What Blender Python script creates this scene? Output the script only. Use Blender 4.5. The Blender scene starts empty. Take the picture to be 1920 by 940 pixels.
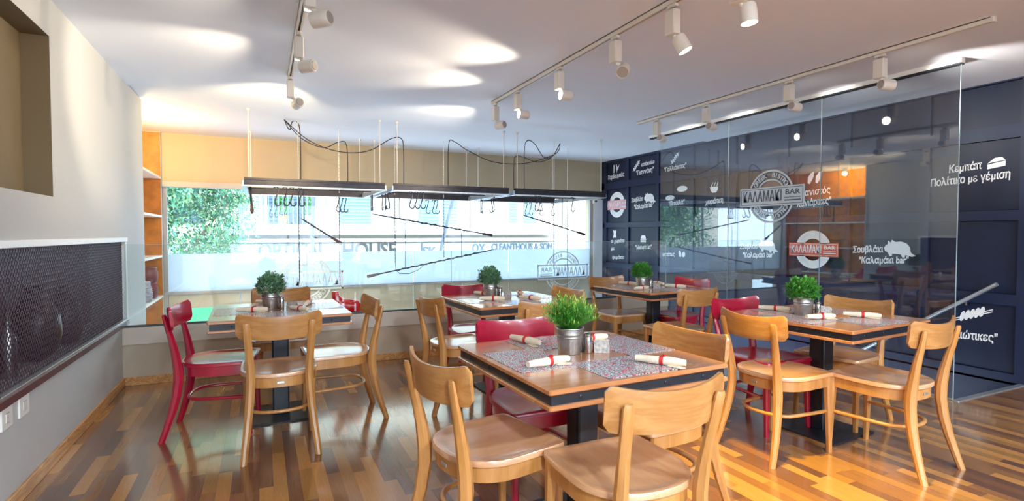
import bpy, math, random
from mathutils import Vector, Matrix
random.seed(7)
PI = math.pi
SC = bpy.context.scene
COL = SC.collection

# ---------------------------------------------------------------- camera, sky, sun, exposure
YAW, PITCH, HC, FPX = math.radians(25.125), math.radians(-1.765), 1.30, 1003.2
Fv = Vector((math.sin(YAW)*math.cos(PITCH), math.cos(YAW)*math.cos(PITCH), math.sin(PITCH)))
Rv = Vector((math.cos(YAW), -math.sin(YAW), 0))
Uv = Rv.cross(Fv)
cam = bpy.data.cameras.new('camera')
cam.sensor_width = 36; cam.lens = FPX/1920*36; cam.clip_start = .05; cam.clip_end = 300
camo = bpy.data.objects.new('camera', cam); COL.objects.link(camo)
camo.matrix_world = Matrix(((Rv.x, Uv.x, -Fv.x, 0), (Rv.y, Uv.y, -Fv.y, 0), (Rv.z, Uv.z, -Fv.z, HC), (0, 0, 0, 1)))
SC.camera = camo
SC.view_settings.view_transform = 'Standard'
SC.view_settings.look = 'None'
SC.view_settings.gamma = 1
SC.view_settings.use_curve_mapping = False
SC.view_settings.exposure = 1.2
w = bpy.data.worlds.new('sky'); SC.world = w; w.use_nodes = True
bg = w.node_tree.nodes['Background']
bg.inputs[0].default_value = (.64, .82, 1.0, 1); bg.inputs[1].default_value = 4.0
sun = bpy.data.lights.new('sun', 'SUN'); sun.energy = 2.1; sun.angle = .02; sun.color = (1, .95, .86)
suno = bpy.data.objects.new('sun', sun); COL.objects.link(suno)
suno.rotation_euler = Vector((.35, .62, -.72)).to_track_quat('-Z', 'Y').to_euler()
# guides the sampling of the daylight that comes through the window opening
pl = bpy.data.lights.new('window_portal', 'AREA'); pl.shape = 'RECTANGLE'; pl.size = 6.9; pl.size_y = 2.0
pl.cycles.is_portal = True
plo = bpy.data.objects.new('window_portal', pl); COL.objects.link(plo)
plo.location = (2.25, 8.75, 1.0); plo.rotation_euler = (-PI/2, 0, 0)
pl2 = bpy.data.lights.new('added_window_portal', 'AREA'); pl2.shape = 'RECTANGLE'; pl2.size = 3.3; pl2.size_y = 2.0; pl2.cycles.is_portal = True  # sampling guide for the added window behind the camera
plo2 = bpy.data.objects.new('added_window_portal', pl2); COL.objects.link(plo2); plo2.location = (.91, -4.65, 1.48); plo2.rotation_euler = (PI/2, 0, 0)
pl3 = bpy.data.lights.new('lower_window_portal', 'AREA'); pl3.shape = 'RECTANGLE'; pl3.size = 6.9; pl3.size_y = 2.6; pl3.cycles.is_portal = True
plo3 = bpy.data.objects.new('lower_window_portal', pl3); COL.objects.link(plo3); plo3.location = (2.25, 8.75, -1.75); plo3.rotation_euler = (-PI/2, 0, 0)
SC.cycles.max_bounces = 10; SC.cycles.diffuse_bounces = 5; SC.cycles.glossy_bounces = 4
SC.cycles.transparent_max_bounces = 16; SC.cycles.caustics_reflective = False
SC.cycles.sample_clamp_indirect = 6
SC.cycles.use_denoising = True

H = 2.66       # ceiling height
XL, XR = -1.08, 5.93
YW = 8.59      # window wall
YP = 5.50      # parapet face
XG = 4.88      # glass partition

def px(p):
    q = Vector(p) - Vector((0, 0, HC)); d = q.dot(Fv)
    if d < .1: return None
    return 960 + FPX*q.dot(Rv)/d, 470 - FPX*q.dot(Uv)/d, d

# ---------------------------------------------------------------- helpers
class MB:
    def __init__(s): s.v = []; s.f = []; s.m = []
    def add(s, vs, fs, mi=0):
        n = len(s.v); s.v += [tuple(v) for v in vs]; s.f += [tuple(i+n for i in f) for f in fs]; s.m += [mi]*len(fs); return s
    def box(s, a, b, mi=0):
        (x0, y0, z0), (x1, y1, z1) = a, b
        return s.add([(x0,y0,z0),(x1,y0,z0),(x1,y1,z0),(x0,y1,z0),(x0,y0,z1),(x1,y0,z1),(x1,y1,z1),(x0,y1,z1)],
                     [(3,2,1,0),(4,5,6,7),(0,1,5,4),(1,2,6,5),(2,3,7,6),(3,0,4,7)], mi)
    def bbox(s, a, b, r=.004, mi=0):
        """box with chamfered vertical and top/bottom edges"""
        (x0, y0, z0), (x1, y1, z1) = a, b
        def ring(i, z):
            return [(x0+r+i,y0+i,z),(x1-r-i,y0+i,z),(x1-i,y0+r+i,z),(x1-i,y1-r-i,z),(x1-r-i,y1-i,z),(x0+r+i,y1-i,z),(x0+i,y1-r-i,z),(x0+i,y0+r+i,z)]
        return s.loft([ring(r*.6, z0), ring(0, z0+r*.7), ring(0, z1-r*.7), ring(r*.6, z1)], mi)
    def loft(s, rings, mi=0, cap=True, closed=False):
        n = len(rings[0]); vs = [p for r in rings for p in r]; fs = []
        k = len(rings)
        for j in range(k if closed else k-1):
            a, b = j*n, ((j+1) % k)*n
            for i in range(n): fs.append((a+i, a+(i+1) % n, b+(i+1) % n, b+i))
        if cap and not closed:
            fs.append(tuple(range(n))[::-1]); fs.append(tuple(range((k-1)*n, k*n)))
        return s.add(vs, fs, mi)
    def tube(s, pts, r, n=6, mi=0, cap=True, closed=False, sx=1.0, sy=1.0):
        pts = [Vector(p) for p in pts]; rings = []
        up = Vector((0, 0, 1)); k = len(pts)
        for i, p in enumerate(pts):
            a = pts[(i-1) % k] if (closed or i) else pts[i]; b = pts[(i+1) % k] if (closed or i < k-1) else pts[i]
            t = (b-a).normalized()
            u = up - t*up.dot(t)
            if u.length < .15:
                u = Vector((1, 0, 0)); u -= t*u.dot(t)
            u.normalize(); v = t.cross(u)
            rr = r[i] if isinstance(r, (list, tuple)) else r
            rings.append([p + (u*math.cos(q)*sy + v*math.sin(q)*sx)*rr for q in (2*PI*j/n for j in range(n))])
        return s.loft(rings, mi, cap, closed)
    def lathe(s, prof, n=20, c=(0, 0, 0), axis=(0, 0, 1), mi=0):
        ax = Vector(axis).normalized(); u = ax.orthogonal().normalized(); v = ax.cross(u); c = Vector(c)
        return s.loft([[c + ax*z + (u*math.cos(2*PI*j/n)+v*math.sin(2*PI*j/n))*max(r, 1e-4) for j in range(n)] for r, z in prof], mi)
    def prism(s, pts, z0, z1, mi=0, fr=None):
        """2D outline extruded; fr maps (x,y,z)->3D"""
        fr = fr or (lambda x, y, z: (x, y, z))
        n = len(pts)
        return s.add([fr(x, y, z0) for x, y in pts]+[fr(x, y, z1) for x, y in pts],
                     [tuple(range(n))[::-1], tuple(range(n, 2*n))]+[(i, (i+1) % n, n+(i+1) % n, n+i) for i in range(n)], mi)
    def xf(s, M, k=0):
        M = Matrix(M)
        for i in range(k, len(s.v)): s.v[i] = tuple(M @ Vector(s.v[i]))
        return s
    def mesh(s, name, mats, smooth=35):
        me = bpy.data.meshes.new(name); me.from_pydata(s.v, [], s.f)
        for m in (mats if isinstance(mats, (list, tuple)) else [mats]): me.materials.append(m)
        if any(s.m): me.polygons.foreach_set('material_index', s.m)
        me.validate(clean_customdata=False)
        if smooth:
            me.shade_smooth(); me.set_sharp_from_angle(angle=math.radians(smooth))
        me.update(); return me
    def obj(s, name, mats, parent=None, smooth=35, loc=None):
        o = bpy.data.objects.new(name, s.mesh(name, mats, smooth)); COL.objects.link(o)
        if parent is not None: o.parent = parent
        if loc is not None: o.location = loc
        return o

def tag(o, label, cat, group=None):
    o['label'] = label; o['category'] = cat
    if group: o['group'] = group
    return o
def thing(name, label, cat, loc=(0, 0, 0), rz=0, group=None):
    o = bpy.data.objects.new(name, None); COL.objects.link(o); o.empty_display_size = .1
    o.location = loc; o.rotation_euler = (0, 0, rz)
    return tag(o, label, cat, group)
def struct(name, mb, mats, parent=None, smooth=0):
    o = mb.obj(name, mats, parent, smooth)
    if parent is None: o['kind'] = 'structure'
    return o
def dup(root, label, loc=None, rz=None, group=None):
    r = root.copy(); COL.objects.link(r); r['label'] = label
    if loc is not None: r.location = loc
    if rz is not None: r.rotation_euler = (0, 0, rz)
    if group: r['group'] = group
    for ch in list(root.children):
        c = ch.copy(); COL.objects.link(c); c.parent = r
        for g in list(ch.children):
            d = g.copy(); COL.objects.link(d); d.parent = c
    return r

# ---------------------------------------------------------------- materials
def S(h):
    """sRGB hex -> linear"""
    c = [int(h[i:i+2], 16)/255 for i in (0, 2, 4)]
    return tuple(x/12.92 if x <= .04045 else ((x+.055)/1.055)**2.4 for x in c)
def mat(name, col, rough=.5, metal=0, coat=0, bump=0, bscale=60, var=0, vscale=8, emit=None, es=0, spec=.5, stretch=None, col2=None):
    m = bpy.data.materials.new(name); m.use_nodes = True; nt = m.node_tree; N = nt.nodes; L = nt.links
    b = N['Principled BSDF']
    b.inputs['Base Color'].default_value = (*col, 1); b.inputs['Roughness'].default_value = rough
    b.inputs['Metallic'].default_value = metal; b.inputs['Coat Weight'].default_value = coat
    b.inputs['Coat Roughness'].default_value = .15; b.inputs['Specular IOR Level'].default_value = spec
    if var or bump or col2:
        tc = N.new('ShaderNodeTexCoord'); mp = N.new('ShaderNodeMapping'); L.new(tc.outputs['Object'], mp.inputs[0])
        if stretch: mp.inputs['Scale'].default_value = stretch
        no = N.new('ShaderNodeTexNoise'); no.inputs['Scale'].default_value = vscale; no.inputs['Detail'].default_value = 5
        L.new(mp.outputs[0], no.inputs[0])
        if var or col2:
            mx = N.new('ShaderNodeMix'); mx.data_type = 'RGBA'
            c2 = col2 or tuple(max(0, x*(1-var)) for x in col)
            mx.inputs[6].default_value = (*col, 1); mx.inputs[7].default_value = (*c2, 1)
            rp = N.new('ShaderNodeValToRGB'); rp.color_ramp.elements[0].position = .38; rp.color_ramp.elements[1].position = .66
            L.new(no.outputs[0], rp.inputs[0]); L.new(rp.outputs[0], mx.inputs[0]); L.new(mx.outputs[2], b.inputs['Base Color'])
        if bump:
            n2 = N.new('ShaderNodeTexNoise'); n2.inputs['Scale'].default_value = bscale; L.new(mp.outputs[0], n2.inputs[0])
            bp = N.new('ShaderNodeBump'); bp.inputs['Strength'].default_value = bump; bp.inputs['Distance'].default_value = .01
            L.new(n2.outputs[0], bp.inputs['Height']); L.new(bp.outputs[0], b.inputs['Normal'])
    if emit:
        b.inputs['Emission Color'].default_value = (*emit, 1); b.inputs['Emission Strength'].default_value = es
    return m
def glass_mat(name, ior=1.5, tint=(.97, .99, .98), rough=0.0, boost=1.0):
    m = bpy.data.materials.new(name); m.use_nodes = True; nt = m.node_tree; N = nt.nodes; L = nt.links
    N.remove(N['Principled BSDF']); out = N['Material Output']
    lw = N.new('ShaderNodeLayerWeight'); lw.inputs[0].default_value = .5      # Schlick's law on 1-|cos|, the same from both sides
    pw = N.new('ShaderNodeMath'); pw.operation = 'POWER'; pw.inputs[1].default_value = 5; L.new(lw.outputs['Facing'], pw.inputs[0])
    f0 = ((ior-1)/(ior+1))**2
    fr = N.new('ShaderNodeMath'); fr.operation = 'MULTIPLY_ADD'; fr.inputs[1].default_value = 1-f0; fr.inputs[2].default_value = f0; L.new(pw.outputs[0], fr.inputs[0])
    mul = N.new('ShaderNodeMath'); mul.operation = 'MULTIPLY'; mul.inputs[1].default_value = boost; mul.use_clamp = True
    tr = N.new('ShaderNodeBsdfTransparent'); tr.inputs[0].default_value = (*tint, 1)
    gl = N.new('ShaderNodeBsdfGlossy'); gl.inputs['Roughness'].default_value = rough; gl.inputs[0].default_value = (.95, .97, 1, 1)
    mx = N.new('ShaderNodeMixShader')
    L.new(fr.outputs[0], mul.inputs[0]); L.new(mul.outputs[0], mx.inputs[0]); L.new(tr.outputs[0], mx.inputs[1]); L.new(gl.outputs[0], mx.inputs[2])
    L.new(mx.outputs[0], out.inputs[0]); return m
def wood(name, c1, c2, rough=.35, coat=.4, axis='Z', scale=14, ring=10):
    """long wavy grain along one object axis"""
    m = bpy.data.materials.new(name); m.use_nodes = True; nt = m.node_tree; N = nt.nodes; L = nt.links
    b = N['Principled BSDF']; b.inputs['Roughness'].default_value = rough; b.inputs['Coat Weight'].default_value = coat; b.inputs['Coat Roughness'].default_value = .18
    tc = N.new('ShaderNodeTexCoord'); mp = N.new('ShaderNodeMapping'); L.new(tc.outputs['Object'], mp.inputs[0])
    mp.inputs['Scale'].default_value = {'X': (.12, 1, 1), 'Y': (1, .12, 1), 'Z': (1, 1, .12)}[axis]
    n1 = N.new('ShaderNodeTexNoise'); n1.inputs['Scale'].default_value = scale; n1.inputs['Detail'].default_value = 3; n1.inputs['Distortion'].default_value = 1.2
    n2 = N.new('ShaderNodeTexNoise'); n2.inputs['Scale'].default_value = scale*14; n2.inputs['Detail'].default_value = 2
    L.new(mp.outputs[0], n1.inputs[0]); L.new(mp.outputs[0], n2.inputs[0])
    ma = N.new('ShaderNodeMath'); ma.operation = 'MULTIPLY_ADD'; ma.inputs[1].default_value = ring; L.new(n1.outputs[0], ma.inputs[0]); L.new(n2.outputs[0], ma.inputs[2])
    fr = N.new('ShaderNodeMath'); fr.operation = 'PINGPONG'; fr.inputs[1].default_value = 1; L.new(ma.outputs[0], fr.inputs[0])
    mx = N.new('ShaderNodeMix'); mx.data_type = 'RGBA'; mx.inputs[6].default_value = (*c1, 1); mx.inputs[7].default_value = (*c2, 1)
    L.new(fr.outputs[0], mx.inputs[0]); L.new(mx.outputs[2], b.inputs['Base Color']); return m

M_wall = mat('warm_grey_plaster', S('c4c5c3'), .75, bump=.03, bscale=120)
M_beige = mat('beige_plaster', S('c0b196'), .8, bump=.03)
M_niche = mat('olive_brown_paint', S('78694f'), .8)
M_para = mat('greige_paint', S('bdae98'), .6)
M_para2 = mat('pale_greige_paint', S('d2c9bb'), .55)
M_ceil = mat('ceiling_paint', S('e9edf8'), .8, bump=.02)
M_white = mat('white_lacquer', S('eeeeea'), .35)
M_navy = mat('navy_wall_paint', S('1b2747'), .42, var=.12, vscale=3)
M_navy2 = mat('navy_panel_paint', S('16203c'), .42, var=.15, vscale=3)
M_base = wood('skirting_wood', S('d9a567'), S('b97f45'), .4, .2, 'Y')
M_seat = wood('beech_seat', S('d2a47c'), S('c49064'), .28, 1.0, 'Y', 5, 8)
M_beech = wood('beech_frame', S('c28c52'), S('b07a3e'), .36, .35, 'Z', 8, 7)
M_back = wood('beech_back_board', S('bb8850'), S('a9743e'), .34, .4, 'X', 8, 9)
M_top = wood('table_board_wood', S('c48a5c'), S('b37446'), .25, 1.0, 'X', 4, 8)
M_red = mat('red_lacquer', S('ae0f33'), .32, coat=.7, var=.1, vscale=20)
M_black = mat('black_powder_coat', S('1b2029'), .42, var=.1, bump=.02)
M_steel = mat('galvanised_steel', S('b4b2ae'), .32, .9, var=.25, vscale=30)
M_chrome = mat('brushed_chrome', S('b8b8b8'), .22, 1)
M_alu = mat('aluminium', S('c9ccd0'), .35, .8)
M_lampw = mat('lamp_white_enamel', S('e4e0d8'), .4)
M_lampg = mat('lamp_grey_cap', S('a7a29e'), .4, .2)
M_lens = mat('lit_lens', (1, 1, 1), .3, emit=(1, .93, .8), es=9)
M_lensoff = mat('frosted_lens', S('b9b3ac'), .35, .3)
M_rack = mat('dark_rack_steel', S('3d3a3f'), .4, .6, var=.3, vscale=12)
M_rackl = mat('rack_light_edge', S('c6cdd6'), .3, .6)
M_rod = mat('rod_steel', S('dcd8cf'), .4, .3)
M_cable = mat('black_cable', S('2b2a30'), .6)
M_rope = mat('dark_twisted_wire', S('2c2a30'), .6)
M_hook = mat('hook_steel', S('3e3c44'), .4, .5)
M_railh = mat('satin_handrail', S('c6cad2'), .3, .7)
M_handle = mat('dark_handle_wood', S('553a38'), .5, var=.3, vscale=25)
M_vinyl = mat('white_vinyl', S('f4f4f4'), .6, emit=None)
M_vinylg = mat('silver_grey_vinyl', S('c3d0da'), .5)
M_vred = mat('red_vinyl', S('e0604f'), .5)
M_paper = mat('napkin_paper', S('ecdcc4'), .8, var=.12, vscale=40, bump=.2, bscale=90)
M_redp = mat('red_paper_band', S('cf2f2c'), .6, var=.2, vscale=60)
M_soil = mat('dark_soil', S('3a2a20'), .9)
M_leafd = mat('boxwood_leaf', S('5fae46'), .45, var=.35, vscale=30)
M_leafg = mat('grey_green_leaf', S('76a579'), .5, var=.4, vscale=30)
M_leafb = mat('bright_grass_leaf', S('55ab3c'), .45, var=.5, vscale=18)
M_leafy = mat('yellow_grass_tip', S('b5d35a'), .5)
M_maroon = mat('maroon_panel', S('5f3438'), .5, coat=.3, var=.2, vscale=6)
M_meshm = mat('expanded_metal', S('5b4854'), .4, .5)
M_jar = mat('brown_glazed_clay', S('3a2220'), .3, coat=.4, var=.2)
M_grape = mat('dark_purple_beads', S('35182a'), .2, coat=.6)
M_orange = mat('orange_shelf_back', S('f09c10'), .5, var=.35, vscale=9)
M_gglass = glass_mat('partition_glass', 1.55, (.93, .96, .97), boost=1.9)
M_bglass = glass_mat('barrier_glass', 1.5, (.95, .985, .975), boost=1.3)
M_wglass = glass_mat('window_glass', 1.45, (.97, .99, 1.0))
M_edge = mat('glass_edge', S('a9bcbf'), .2, emit=None)
M_tinted = mat('red_moulded_plastic', S('f0141c'), .25, coat=.6)
# frosted film: lets daylight through softly
M_film = bpy.data.materials.new('frosted_film'); M_film.use_nodes = True
_n = M_film.node_tree; _n.nodes.remove(_n.nodes['Principled BSDF'])
_a = _n.nodes.new('ShaderNodeBsdfTranslucent'); _a.inputs[0].default_value = (.70, .75, .82, 1)
_b = _n.nodes.new('ShaderNodeBsdfDiffuse'); _b.inputs[0].default_value = (.70, .76, .86, 1)
_c = _n.nodes.new('ShaderNodeMixShader'); _c.inputs[0].default_value = .3
_n.links.new(_a.outputs[0], _c.inputs[1]); _n.links.new(_b.outputs[0], _c.inputs[2]); _n.links.new(_c.outputs[0], _n.nodes['Material Output'].inputs[0])
# placemat print
M_mat = bpy.data.materials.new('printed_placemat'); M_mat.use_nodes = True
nt = M_mat.node_tree; N = nt.nodes; L = nt.links; b = N['Principled BSDF']; b.inputs['Roughness'].default_value = .35; b.inputs['Coat Weight'].default_value = .4
tc = N.new('ShaderNodeTexCoord'); mp = N.new('ShaderNodeMapping'); mp.inputs['Scale'].default_value = (75, 150, 1); L.new(tc.outputs['Object'], mp.inputs[0])
vo = N.new('ShaderNodeTexVoronoi'); vo.inputs['Scale'].default_value = 1; L.new(mp.outputs[0], vo.inputs[0])
no = N.new('ShaderNodeTexNoise'); no.inputs['Scale'].default_value = 1.6; no.inputs['Detail'].default_value = 3; L.new(mp.outputs[0], no.inputs[0])
r1 = N.new('ShaderNodeValToRGB'); r1.color_ramp.interpolation = 'CONSTANT'
e = r1.color_ramp.elements; e[0].color = (*S('2b3038'), 1); e[1].position = .50; e[1].color = (*S('dfe3e6'), 1)
sp = N.new('ShaderNodeSeparateColor'); L.new(vo.outputs['Color'], sp.inputs[0])
r2 = N.new('ShaderNodeValToRGB'); r2.color_ramp.interpolation = 'CONSTANT'
e = r2.color_ramp.elements; e[0].color = (0, 0, 0, 1); e[1].position = .86; e[1].color = (1, 1, 1, 1)
L.new(sp.outputs[0], r2.inputs[0]); L.new(no.outputs[0], r1.inputs[0])
mx = N.new('ShaderNodeMix'); mx.data_type = 'RGBA'; mx.inputs[7].default_value = (*S('d8405a'), 1)
L.new(r2.outputs[0], mx.inputs[0]); L.new(r1.outputs[0], mx.inputs[6]); L.new(mx.outputs[2], b.inputs['Base Color'])
# floor strips: five tones of walnut and oak
FT = []
for i, (a, c) in enumerate([('bf8a4e', 'ae7a42'), ('a97840', '986a38'), ('97693f', '865b38'), ('83593c', '724c34'), ('704e3b', '604233')]):
    m = wood('floor_strip_tone_%d' % (i+1), S(a), S(c), .24, .25, 'Y', 16, 5); FT.append(m)
    m.node_tree.nodes['Principled BSDF'].inputs['Coat Weight'].default_value = 1.0
    m.node_tree.nodes['Principled BSDF'].inputs['Coat Roughness'].default_value = .12

# ---------------------------------------------------------------- floor
fl = struct('floor', MB().box((XL-.2, -4.5, -.25), (XG+.04, YP+.16, -.004)).box((XG+.04, -4.5, -.25), (XR, 2.28, -.004)), FT[3])
strips = []
x = XL
while x < XR:
    y = -.3 - random.random()*.4
    while y < 5.5:
        ln = random.choice([.38, .45, .52, .6])
        y1 = y+ln; ylim = 5.5 if x < XG-.03 else 2.28
        if x+.065 <= XR+.03 and min(y1, ylim)-y > .03:
            strips.append((x, y, min(y1, ylim), random.choice([0, 0, 1, 1, 2, 2, 3, 3, 4]), random.uniform(-.0001, .0001)))
        y = y1
    x += .066
def strip_score(s):
    a = px((s[0]+.03, (s[1]+s[2])/2, 0))
    if not a or a[0] < -20 or a[0] > 1940 or a[1] > 975: return 0
    return (s[2]-s[1])/a[2]**3
strips.sort(key=strip_score, reverse=True)
unit = [MB().box((0, 0, -.006), (1, 1, 0)).mesh('floor_strip', FT[i], 0) for i in range(5)]
for s in strips[:300]:
    o = bpy.data.objects.new('floor_strip', unit[s[3]]); COL.objects.link(o); o.parent = fl
    o.location = (s[0], s[1], s[4]); o.scale = (.0657, s[2]-s[1]-.0003, 1)
rest = MB()
for s in strips[300:]:
    rest.box((s[0], s[1], -.006), (s[0]+.0657, s[2]-.0003, s[4]), s[3])
ro = rest.obj('floor_strips_far', FT, fl, 0); ro['kind'] = 'stuff'
# stairwell opening edge trim
struct('trim_1', MB().bbox((XG-.02, 2.24, -.03), (XR-.02, 2.29, .008)), M_alu)

# ---------------------------------------------------------------- ceiling
struct('ceiling', MB().box((XL-.5, -4.5, H-.008), (XR+.1, 5.92, H+.2)).box((XL-.5, 5.92, H+.012), (XR+.1, YW+.25, H+.2)), M_ceil)
# header over the partition glass
struct('trim_2', MB().box((XG-.02, 2.28, H-.045), (XG+.03, 5.92, H-.006)), M_white)
struct('trim_3', MB().box((XG-.022, 2.285, H-.058), (XG+.032, 5.90, H-.045)), M_black)

# ---------------------------------------------------------------- left wall with niche and mesh-fronted display recess
wl = MB()
NZ0, NZ1, NY0, NY1, NX = 1.515, 2.43, 1.6, 3.92, -1.21
DZ0, DZ1, DY0, DY1 = .55, 1.235, 1.6, 5.66
def seg(y0, y1, z0, z1, x0=-1.45, x1=XL): wl.box((x0, y0, z0), (x1, y1, z1))
seg(-4.5, 1.6, -.25, H); seg(NY1, 6.55, DZ1, H); seg(1.6, NY1, NZ1, H); seg(1.6, NY1, DZ1, NZ0)
seg(DY1, 6.55, -.25, DZ1); seg(1.6, DY1, -.25, DZ0)
struct('wall_left', wl, M_wall)
struct('wall_niche_back', MB().box((-1.5, 1.6, NZ0), (NX, NY1, NZ1)).box((NX, NY1-.001, NZ0), (XL-.001, NY1+.001, NZ1)).box((NX, 1.6, NZ1-.001), (XL-.001, NY1, NZ1+.001)), M_niche)
struct('baseboard_left', MB().bbox((XL, -4.5, 0), (XL+.015, YP, .075)), M_base)
# picture in the niche
t = thing('framed_picture', 'small dark-framed picture hanging in the wall niche', 'picture', (NX+.02, 3.12, 1.87))
fm = MB()
for a, bb in (((-.012, -.16, -.10), (.012, .16, -.075)), ((-.012, -.16, .075), (.012, .16, .10)), ((-.012, -.16, -.10), (.012, -.135, .10)), ((-.012, .135, -.10), (.012, .16, .10))):
    fm.bbox(a, bb, .003)
fm.obj('picture_frame', M_black, t)
MB().box((-.01, -.135, -.075), (.0, .135, .075)).obj('print', mat('green_print', S('a9b86a'), .5, var=.6, vscale=14, col2=S('4a8f8a')), t)

# display recess: back, frame, mesh
rec = MB().box((-1.45, DY0, DZ0), (-1.33, DY1, DZ1))
struct('wall_display_back', rec, M_maroon)
t = thing('display_frame', 'white-topped frame around the long metal mesh display', 'display frame', (XL, 3.6, .9))
t2 = lambda a, bb: ((a[0]-XL, a[1]-3.6, a[2]-.9), (bb[0]-XL, bb[1]-3.6, bb[2]-.9))
MB().bbox(*t2((XL-.01, DY0, DZ1-.002), (XL+.02, DY1+.03, DZ1+.035))).obj('top_rail', M_white, t)
MB().bbox(*t2((XL-.04, DY1-.012, DZ0), (XL+.012, DY1+.03, DZ1))).obj('side_rail', M_white, t)
MB().bbox(*t2((XL-.05, DY0, DZ0-.045), (XL+.02, DY1+.03, DZ0-.003))).obj('bottom_rail', M_maroon, t)['label'] = 'maroon bottom rail'
MB().bbox(*t2((XL-.01, DY0, DZ0-.004), (XL+.016, DY1+.02, DZ0+.012)), r=.002).obj('sill_strip', M_alu, t)['label'] = 'bright metal strip'
mm = MB(); cy_, cz_ = .032, .040
zz0, zz1 = DZ0+.012-.9, DZ1-.9
yy0, yy1 = DY0-3.6, DY1-.012-3.6
hgt = zz1-zz0; run = hgt/cz_*cy_
y = yy0-run
while y < yy1+run:
    for sgn in (1, -1):
        ya, yb = (y, y+run) if sgn == 1 else (y+run, y)
        za, zb = zz0, zz1
        pts = []
        # clip in y
        def lerp(yq): return za+(zb-za)*(yq-ya)/(yb-ya)
        lo, hi = min(ya, yb), max(ya, yb)
        c0, c1 = max(lo, yy0), min(hi, yy1)
        if c1-c0 > .003:
            q0, q1 = lerp(c0), lerp(c1); wd = .0032
            xx = -.018 if sgn == 1 else -.0195
            mm.add([(xx, c0, q0-wd), (xx, c1, q1-wd), (xx, c1, q1+wd), (xx, c0, q0+wd), (xx-.003, c0, q0-wd), (xx-.003, c1, q1-wd), (xx-.003, c1, q1+wd), (xx-.003, c0, q0+wd)],
                   [(0, 1, 2, 3), (7, 6, 5, 4), (3, 2, 6, 7), (4, 5, 1, 0)])
    y += cy_
mo = mm.obj('wire_mesh', M_meshm, t, 0); mo['kind'] = 'stuff'
# things behind the mesh
jar = MB().lathe([(.0, 0), (.05, 0), (.105, .06), (.125, .16), (.115, .27), (.07, .36), (.05, .40), (.052, .43), (.06, .45)], 28, (0, 0, 0))
o = jar.obj('clay_jar', M_jar, loc=(-1.215, 4.05, DZ0+.002)); tag(o, 'large round dark brown jar behind the metal mesh', 'jar')
o = MB().lathe([(0, 0), (.07, 0), (.095, .08), (.09, .24), (.05, .33), (.03, .37), (.034, .40)], 24).obj('clay_jug', M_jar, loc=(-1.225, 4.62, DZ0+.002)); tag(o, 'slimmer dark jug behind the mesh near its far end', 'jug')
gb = MB()
for i in range(70):
    r = random.uniform(.0, .05); a = random.uniform(0, 6.28); zz = random.uniform(.0, .2)
    gb.lathe([(.0, -.012), (.009, -.008), (.012, 0), (.009, .008), (0, .012)], 7, (r*math.cos(a)*(1-zz*1.5), r*math.sin(a)*(1-zz*1.5)*1.6, zz+.014))
o = gb.obj('grape_bunch', M_grape, loc=(-1.2, 3.25, DZ0+.002), smooth=60); tag(o, 'dark purple bunch of grape-like beads behind the mesh', 'bunch'); 
bt = MB().lathe([(0, 0), (.035, 0), (.037, .02), (.037, .2), (.012, .26), (.012, .34), (.015, .35)], 18)
o = bt.obj('bottle', M_chrome, loc=(-1.2, 3.62, DZ0+.002)); tag(o, 'shiny slim bottle standing behind the mesh', 'bottle')
# switch plates
for k, (yy, lab) in enumerate(((3.40, 'white wall socket plate on the left wall, the farther one'), (3.20, 'white wall socket plate on the left wall, the nearer one'))):
    t = thing('wall_socket', lab, 'socket', (XL+.0005, yy, .452), 0, 'socket plates under the mesh display')
    MB().bbox((0, -.06, -.05), (.010, .06, .05), .003).obj('plate', M_white, t)
    MB().bbox((.010, -.022, -.022), (.013, .022, .022), .002).obj('rocker', M_lampw, t)

# ---------------------------------------------------------------- void side: shelf wall
vw = MB().box((-1.45, 6.55, -3.2), (-1.205, 6.72, H+.02)).box((-1.70, 6.72, -3.2), (-1.56, YW, H+.02)).box((-1.56, 8.53, -3.2), (-1.205, YW, H+.02))
struct('wall_left_void', vw, M_wall)
t = thing('wall_shelves', 'orange-backed white shelves built in beside the window', 'shelves', (-1.4, 7.6, .0))
MB().box((-.155, -.875, -.6), (-.145, .925, H)).obj('back_panel', M_orange, t)['label'] = 'orange marbled back panel'
for z in (2.06, 1.545, 1.01, .47, -.1):
    MB().bbox((-.145, -.875, z-.022), (.195, .925, z+.006), .003).obj('shelf', M_white, t)
MB().box((-.14, .915, -.6), (.19, .926, H)).obj('side_panel', mat('orange_side', S('c87f2c'), .5, var=.3, vscale=9), t)
# warm lamp under the ceiling in the shelf recess
la = bpy.data.lights.new('shelf_lamp_light', 'POINT'); la.energy = 26; la.color = (1, .72, .3); la.shadow_soft_size = .04
t = thing('shelf_lamp', 'small round lamp under the ceiling above the orange shelves', 'lamp', (-1.3, 7.2, 2.62))
MB().lathe([(0, 0), (.04, 0), (.045, .012), (.045, .05), (0, .052)], 20).obj('housing', M_lampw, t)
lo = bpy.data.objects.new('shelf_lamp_light', la); COL.objects.link(lo); lo.parent = t; lo.location = (0.02, 0, -.06)
M_clay = mat('pink_clay', S('7c4345'), .45, var=.2)
def pot_(name, lab, x, y, z, prof, m):
    o = MB().lathe(prof, 24).obj(name, m, loc=(x, y, z)); tag(o, lab, 'pot'); return o
cl = [(0, 0), (.07, 0), (.095, .03), (.1, .07), (.1, .13), (.085, .17), (.09, .19), (.08, .2), (.0, .195)]
pot_('clay_pot', 'pink-brown clay pot on the lower shelf, bottom of two', -1.3, 8.12, .477, cl, M_clay)
pot_('clay_pot', 'pink-brown clay pot stacked on another on the shelf', -1.3, 8.12, .678, cl, M_clay)
wk = MB()
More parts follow.
